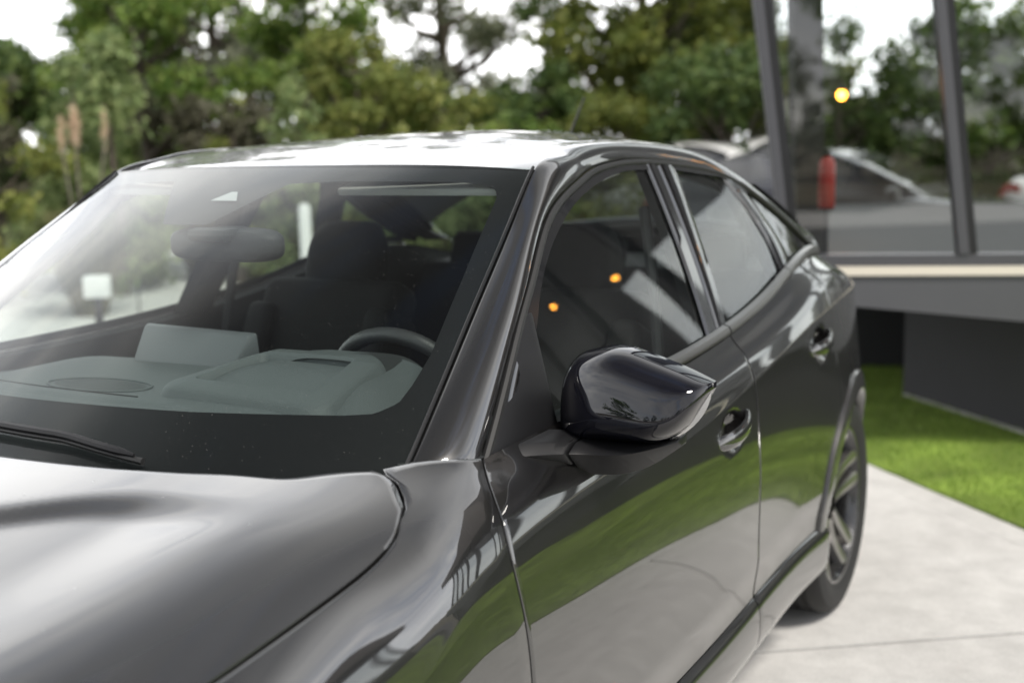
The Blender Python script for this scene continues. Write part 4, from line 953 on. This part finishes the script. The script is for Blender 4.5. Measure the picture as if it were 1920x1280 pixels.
leaf_mat('plume', [(.50, .38, .26), (.62, .48, .34), (.7, .58, .45)], .4)
leaf_mat('reed', [(.12, .12, .05), (.2, .19, .08)], .3)
mat('bark', (.075, .06, .045), .9, var=.3, vscale=12)
mat('bark_pale', (.14, .12, .10), .9, var=.3, vscale=12)
def leaves(cents, rads, dens, size, squash=1.0, aspect=.5, hollow=.35):
    """leaf quads spread through ellipsoid clumps"""
    out = []
    for c, r in zip(cents, rads):
        r = np.array(r); n = max(8, int(dens*r[0]*r[1]*r[2]**.5))
        d = nr.normal(size=(n, 3)); d /= np.linalg.norm(d, axis=1, keepdims=True); rad = (hollow+(1-hollow)*nr.random((n, 1)))**.8
        p = np.array(c)+d*rad*r*(1+.18*nr.normal(size=(n, 1)))
        nn = d*.6+nr.normal(size=(n, 3))*.7+np.array([0, 0, .35]); nn /= np.linalg.norm(nn, axis=1, keepdims=True)
        a = np.cross(nn, nr.normal(size=(n, 3))); a /= np.linalg.norm(a, axis=1, keepdims=True); b = np.cross(nn, a)
        s = size*nr.uniform(.6, 1.35, (n, 1)); out.append(np.stack([p-a*s, p-b*s*aspect, p+a*s, p+b*s*aspect], 1))
    V = np.concatenate(out); V[..., 2] = np.maximum(V[..., 2], .01); return V
def tree(x, y, h, spread, m, label, name='tree', clear=.25, size=.055, dens=1500, nb=26, lean=0, bark='bark', cat='tree', group=None, clump=(.22, .38), top=1.0, shape='round'):
    e = empty(name, (x, y, -.03), label, cat, group)
    tr = MB(); h0 = h*clear; L_ = (x+lean*h*.3, y, h*.8)
    tr.tube([(x, y, -.05), (x+lean*h*.08, y+.03*h, h*.25), (x+lean*h*.18, y, h*.5), L_], [h*.022+.03, h*.018+.02, h*.012+.01, .012], 8)
    cents, rads = [], []
    for i in range(nb):
        q = nr.random()
        z = h0+(h-h0)*q
        if shape == 'cone': wr = spread*(1-q)**.8+.05
        elif shape == 'column': wr = spread*(.6+.5*math.sin(math.pi*q))
        else: wr = spread*(max(.05, math.sin(math.pi*(.12+.80*q)))**.7)
        a = nr.uniform(0, 6.283); rr = wr*math.sqrt(nr.uniform(.05, 1)); c = np.array((x+lean*z*.25+rr*math.cos(a), y+rr*math.sin(a), z)); cents.append(c)
        s = spread*nr.uniform(*clump); rads.append((s, s, s*nr.uniform(.6, .95)))
        zt = max(h*.12, z-rr*.8); b = np.array((x+lean*zt*.35, y, zt)); m_ = (b+c)/2+np.array((0, 0, -.06*h*nr.random()))
        if shape != 'cone': tr.tube([b, m_, c], [.014*h*.5+.008, .008*h*.5+.006, .004], 5, cap=False)
    tr.build('trunk', bark, e, sharp=60)
    tris('crown', leaves(cents, rads, dens, size), m, e)
    return e
def T(*a, dens=1500, **k): return tree(*a, dens=dens*(3.4 if k.get('group') is None else 1), **k)
T(-9.3, 10.1, 4.6, 1.05, 'leaf_green', 'tall broad green tree left of centre behind the pale young pine', nb=44, dens=1700, clear=.08)
T(-8.35, 7.0, 2.1, .85, 'leaf_olive', 'olive green bush at the far left edge of the hedge', 'bush', cat='bush', clear=.05, nb=26)
T(-10.6, 8.9, 2.35, .75, 'leaf_brown', 'rust brown dried shrub at the upper left of the hedge', 'shrub', cat='shrub', clear=.1, nb=22)
T(-11.4, 7.9, 4.0, .8, 'leaf_deep', 'thin dark sprigged tree at the left edge against the sky', clear=.4, nb=13, dens=500, clump=(.2, .3))
T(-7.75, 8.1, 2.5, .62, 'leaf_pine', 'pale young pine between pampas grass and brown thicket', 'young_pine', clear=.03, nb=30, size=.05, shape='cone', clump=(.28, .4))
T(-8.5, 8.35, 2.75, .5, 'leaf_pine', 'slim pale young pine left of the bigger pale pine', 'young_pine', clear=.03, nb=24, size=.05, shape='cone', clump=(.28, .4))
T(-13.0, 15.6, 6.8, 2.2, 'leaf_grey', 'dark grey green tree with gaps of sky behind the brown thicket', nb=46, dens=520, size=.075, clear=.2, clump=(.16, .30), bark='bark')
T(-7.9, 9.9, 2.0, .8, 'leaf_brown', 'brown thicket low between the pale pines', 'shrub', cat='shrub', clear=.05, nb=26)
T(-8.9, 10.4, 2.4, .7, 'leaf_brown', 'taller brownish thicket just behind the low brown one', 'shrub', cat='shrub', clear=.05, nb=20)
T(-8.2, 11.9, 3.9, 1.05, 'leaf_green', 'full green tree behind the second pale pine', nb=36, dens=1700, clear=.06)
T(-6.45, 9.45, 2.2, .55, 'leaf_pine', 'pale young pine just left of the roof middle', 'young_pine', clear=.03, nb=28, size=.05, shape='cone', clump=(.28, .4))
T(-7.25, 9.35, 2.0, .4, 'leaf_olive', 'small bright sapling between thicket and pale pine', 'sapling', clear=.05, nb=16)
T(-7.05, 11.4, 2.75, .85, 'leaf_olive', 'yellow green rounded tree right of the full green tree', nb=34, dens=1500, clear=.05)
T(-10.8, 19.4, 7.6, 2.3, 'leaf_grey', 'tall feathery grey tree with dark trunk showing sky between branches', clear=.34, nb=46, dens=420, size=.08, clump=(.12, .24), lean=.05)
T(-6.1, 11.9, 2.15, .95, 'leaf_olive', 'light green bush under the feathery grey tree', 'bush', cat='bush', clear=.04, nb=28)
T(-5.0, 11.6, 1.75, .7, 'leaf_green', 'low green bush right under the feathery grey tree', 'bush', cat='bush', clear=.04, nb=22)
T(-6.9, 16.4, 1.9, .7, 'leaf_olive', 'small bush in the gap of sky above the roof middle', 'bush', cat='bush', clear=.04, nb=20)
T(-5.1, 15.7, 6.6, 1.75, 'leaf_yellow', 'big broadleaf tree with yellowing leaves above the rear roof', clear=.10, nb=76, dens=620, size=.085, clump=(.18, .30))
T(-6.3, 15.0, 3.4, .8, 'leaf_deep', 'dark tree left of the big yellowing tree', clear=.12, nb=22, dens=700, size=.07)
T(-3.2, 13.6, 2.6, 1.1, 'leaf_deep', 'dark green bush between the big tree and the showroom', 'bush', cat='bush', clear=.04, nb=32)
T(-4.3, 12.6, 1.9, .9, 'leaf_yellow', 'ochre green bush just above the rear of the roof', 'bush', cat='bush', clear=.04, nb=26)
T(-2.0, 14.5, 2.8, .9, 'leaf_deep', 'dark bush partly hidden by the showroom corner post', 'bush', cat='bush', clear=.04, nb=26)
# hedge low behind the car, seen through the windows
for i, (hx, hy) in enumerate([(-9.3, 6.3), (-8.8, 8.8), (-7.2, 10.3), (-5.6, 11.0), (-3.9, 11.6)]):
    T(hx, hy, 1.1+.1*(i % 3), .9, ['leaf_olive', 'leaf_pine', 'leaf_olive', 'leaf_pine', 'leaf_olive'][i], ['low olive bush nearest the left frame edge', 'low pale bush below the tall broad tree', 'low olive bush below the full green tree', 'low pale bush seen through the rear side window', 'low olive bush below the ochre bush'][i], 'bush', cat='bush', clear=.02, nb=30, dens=1300)
# pampas grass
pg = empty('pampas_grass', (-6.86, 6.86, -.03), 'pampas grass with three cream plumes at the left', 'plant')
V = []
for i in range(420):
    a = nr.uniform(0, 6.28); r0 = nr.uniform(0, .15); ln = nr.uniform(.6, 1.25); sp_ = nr.uniform(.15, .6); b = np.array((-6.86+r0*math.cos(a), 6.86+r0*math.sin(a), -.03)); t1 = b+np.array((math.cos(a)*sp_*.5, math.sin(a)*sp_*.5, ln*.8)); t2 = b+np.array((math.cos(a)*sp_*1.3, math.sin(a)*sp_*1.3, ln*.75)); w_ = np.array((-math.sin(a), math.cos(a), 0))*.008
    V.append([b-w_, b+w_, t1+w_*.8, t1-w_*.8]); V.append([t1-w_*.8, t1+w_*.8, t2, t2])
tris('leaf_tuft', np.array(V), 'reed', pg)
for (px, py, zt, ln, w_) in [(-6.88, 6.84, 1.86, .32, .055), (-6.98, 6.78, 1.76, .26, .035), (-6.66, 6.98, 1.80, .24, .032)]:
    st = MB().tube([(-6.86, 6.86, 0), (px, py, zt-ln)], .009, 6).build('plume', 'bark_pale', pg)
    cn = [np.array((px+.02*q, py, zt-ln+ln*q)) for q in np.linspace(0, 1, 9)]; rd_ = [(w_*(.35+.65*math.sin(math.pi*(.15+.75*q))),)*2+(.07,) for q in np.linspace(0, 1, 9)]
    o = tris('plume_head', np.concatenate([leaves([c_], [r_], 60000, .03, aspect=.2) for c_, r_ in zip(cn, rd_)]), 'plume', st)
# trees on the other sides of the lot: they show in the paint, the door mirror and the showroom panes
BK = [(6, -34, 5), (11, -32, 4.6), (15, -30, 4.6), (18, -31, 4.9), (21, -30, 4.4), (24, -28, 5), (28, -22, 5.5), (-2, -36, 5.5), (-10, -33, 7), (-18, -27, 6), (31, -9, 6), (2, -35, 5), (-14, -31, 5.5), (20.5, -34, 10), (26, -31, 9)]
for i, (bx_, by_, bh) in enumerate(BK):
    T(bx_, by_, bh, bh*.36, ['leaf_deep', 'leaf_green', 'leaf_grey', 'leaf_deep'][i % 4], 'tree standing behind the photographer, mirrored in the paint and the showroom panes', clear=.08, nb=34, dens=260, size=.16, group='trees mirrored in paint and glass', clump=(.2, .34))
# second row that closes the bank of trees
for i, (px_, py_, ph, pw, pm, lb) in enumerate([(-14.5, 12.5, 2.9, 1.5, 'leaf_deep', 'far dark tree behind the rust brown shrub'), (-15.5, 16.5, 4.0, 1.6, 'leaf_green', 'far green tree behind the tall broad tree'), (-12.2, 18.0, 3.5, 1.4, 'leaf_olive', 'far olive tree behind the full green tree'), (-10.2, 16.5, 2.8, 1.2, 'leaf_green', 'far green tree behind the yellow green tree'),
                                     (-9.0, 17.8, 2.3, 1.1, 'leaf_deep', 'far dark tree under the feathery grey tree'), (-4.7, 17.8, 3.5, 1.4, 'leaf_deep', 'far dark tree behind the big yellowing tree'), (-3.0, 17.0, 2.6, 1.1, 'leaf_olive', 'far olive tree left of the showroom post'), (-5.9, 13.9, 2.4, .9, 'leaf_deep', 'dark bush below the big yellowing tree')]):
    T(px_, py_, ph, pw, pm, lb, nb=40, size=.085, clear=.04, dens=700, clump=(.24, .40))
# trees beyond the showroom, seen through its panes
for px_, py_, ph, pw, pm, lb in [(-1.6, 16.9, 2.9, 1.1, 'leaf_deep', 'dark tree beyond the showroom next to the inner column'), (-.6, 17.6, 3.2, 1.3, 'leaf_green', 'green rounded tree in the middle of the left showroom window'), (.7, 17.0, 3.0, 1.2, 'leaf_green', 'green tree at the right of the left showroom window'), (2.2, 18.6, 3.0, 1.3, 'leaf_deep', 'dark tree behind the second window post'), (3.6, 18.2, 2.8, 1.3, 'leaf_olive', 'olive tree in the right showroom window'), (5.2, 18.6, 3.0, 1.4, 'leaf_green', 'green tree at the right frame edge behind the showroom')]:
    T(px_, py_, ph, pw, pm, lb, nb=34, size=.085, clear=.02, dens=650, clump=(.26, .42))
T(2.6, 22.0, 8.0, 2.2, 'leaf_grey', 'tall lacy grey tree high in the right showroom window', clear=.3, nb=40, dens=260, size=.09, clump=(.12, .24))
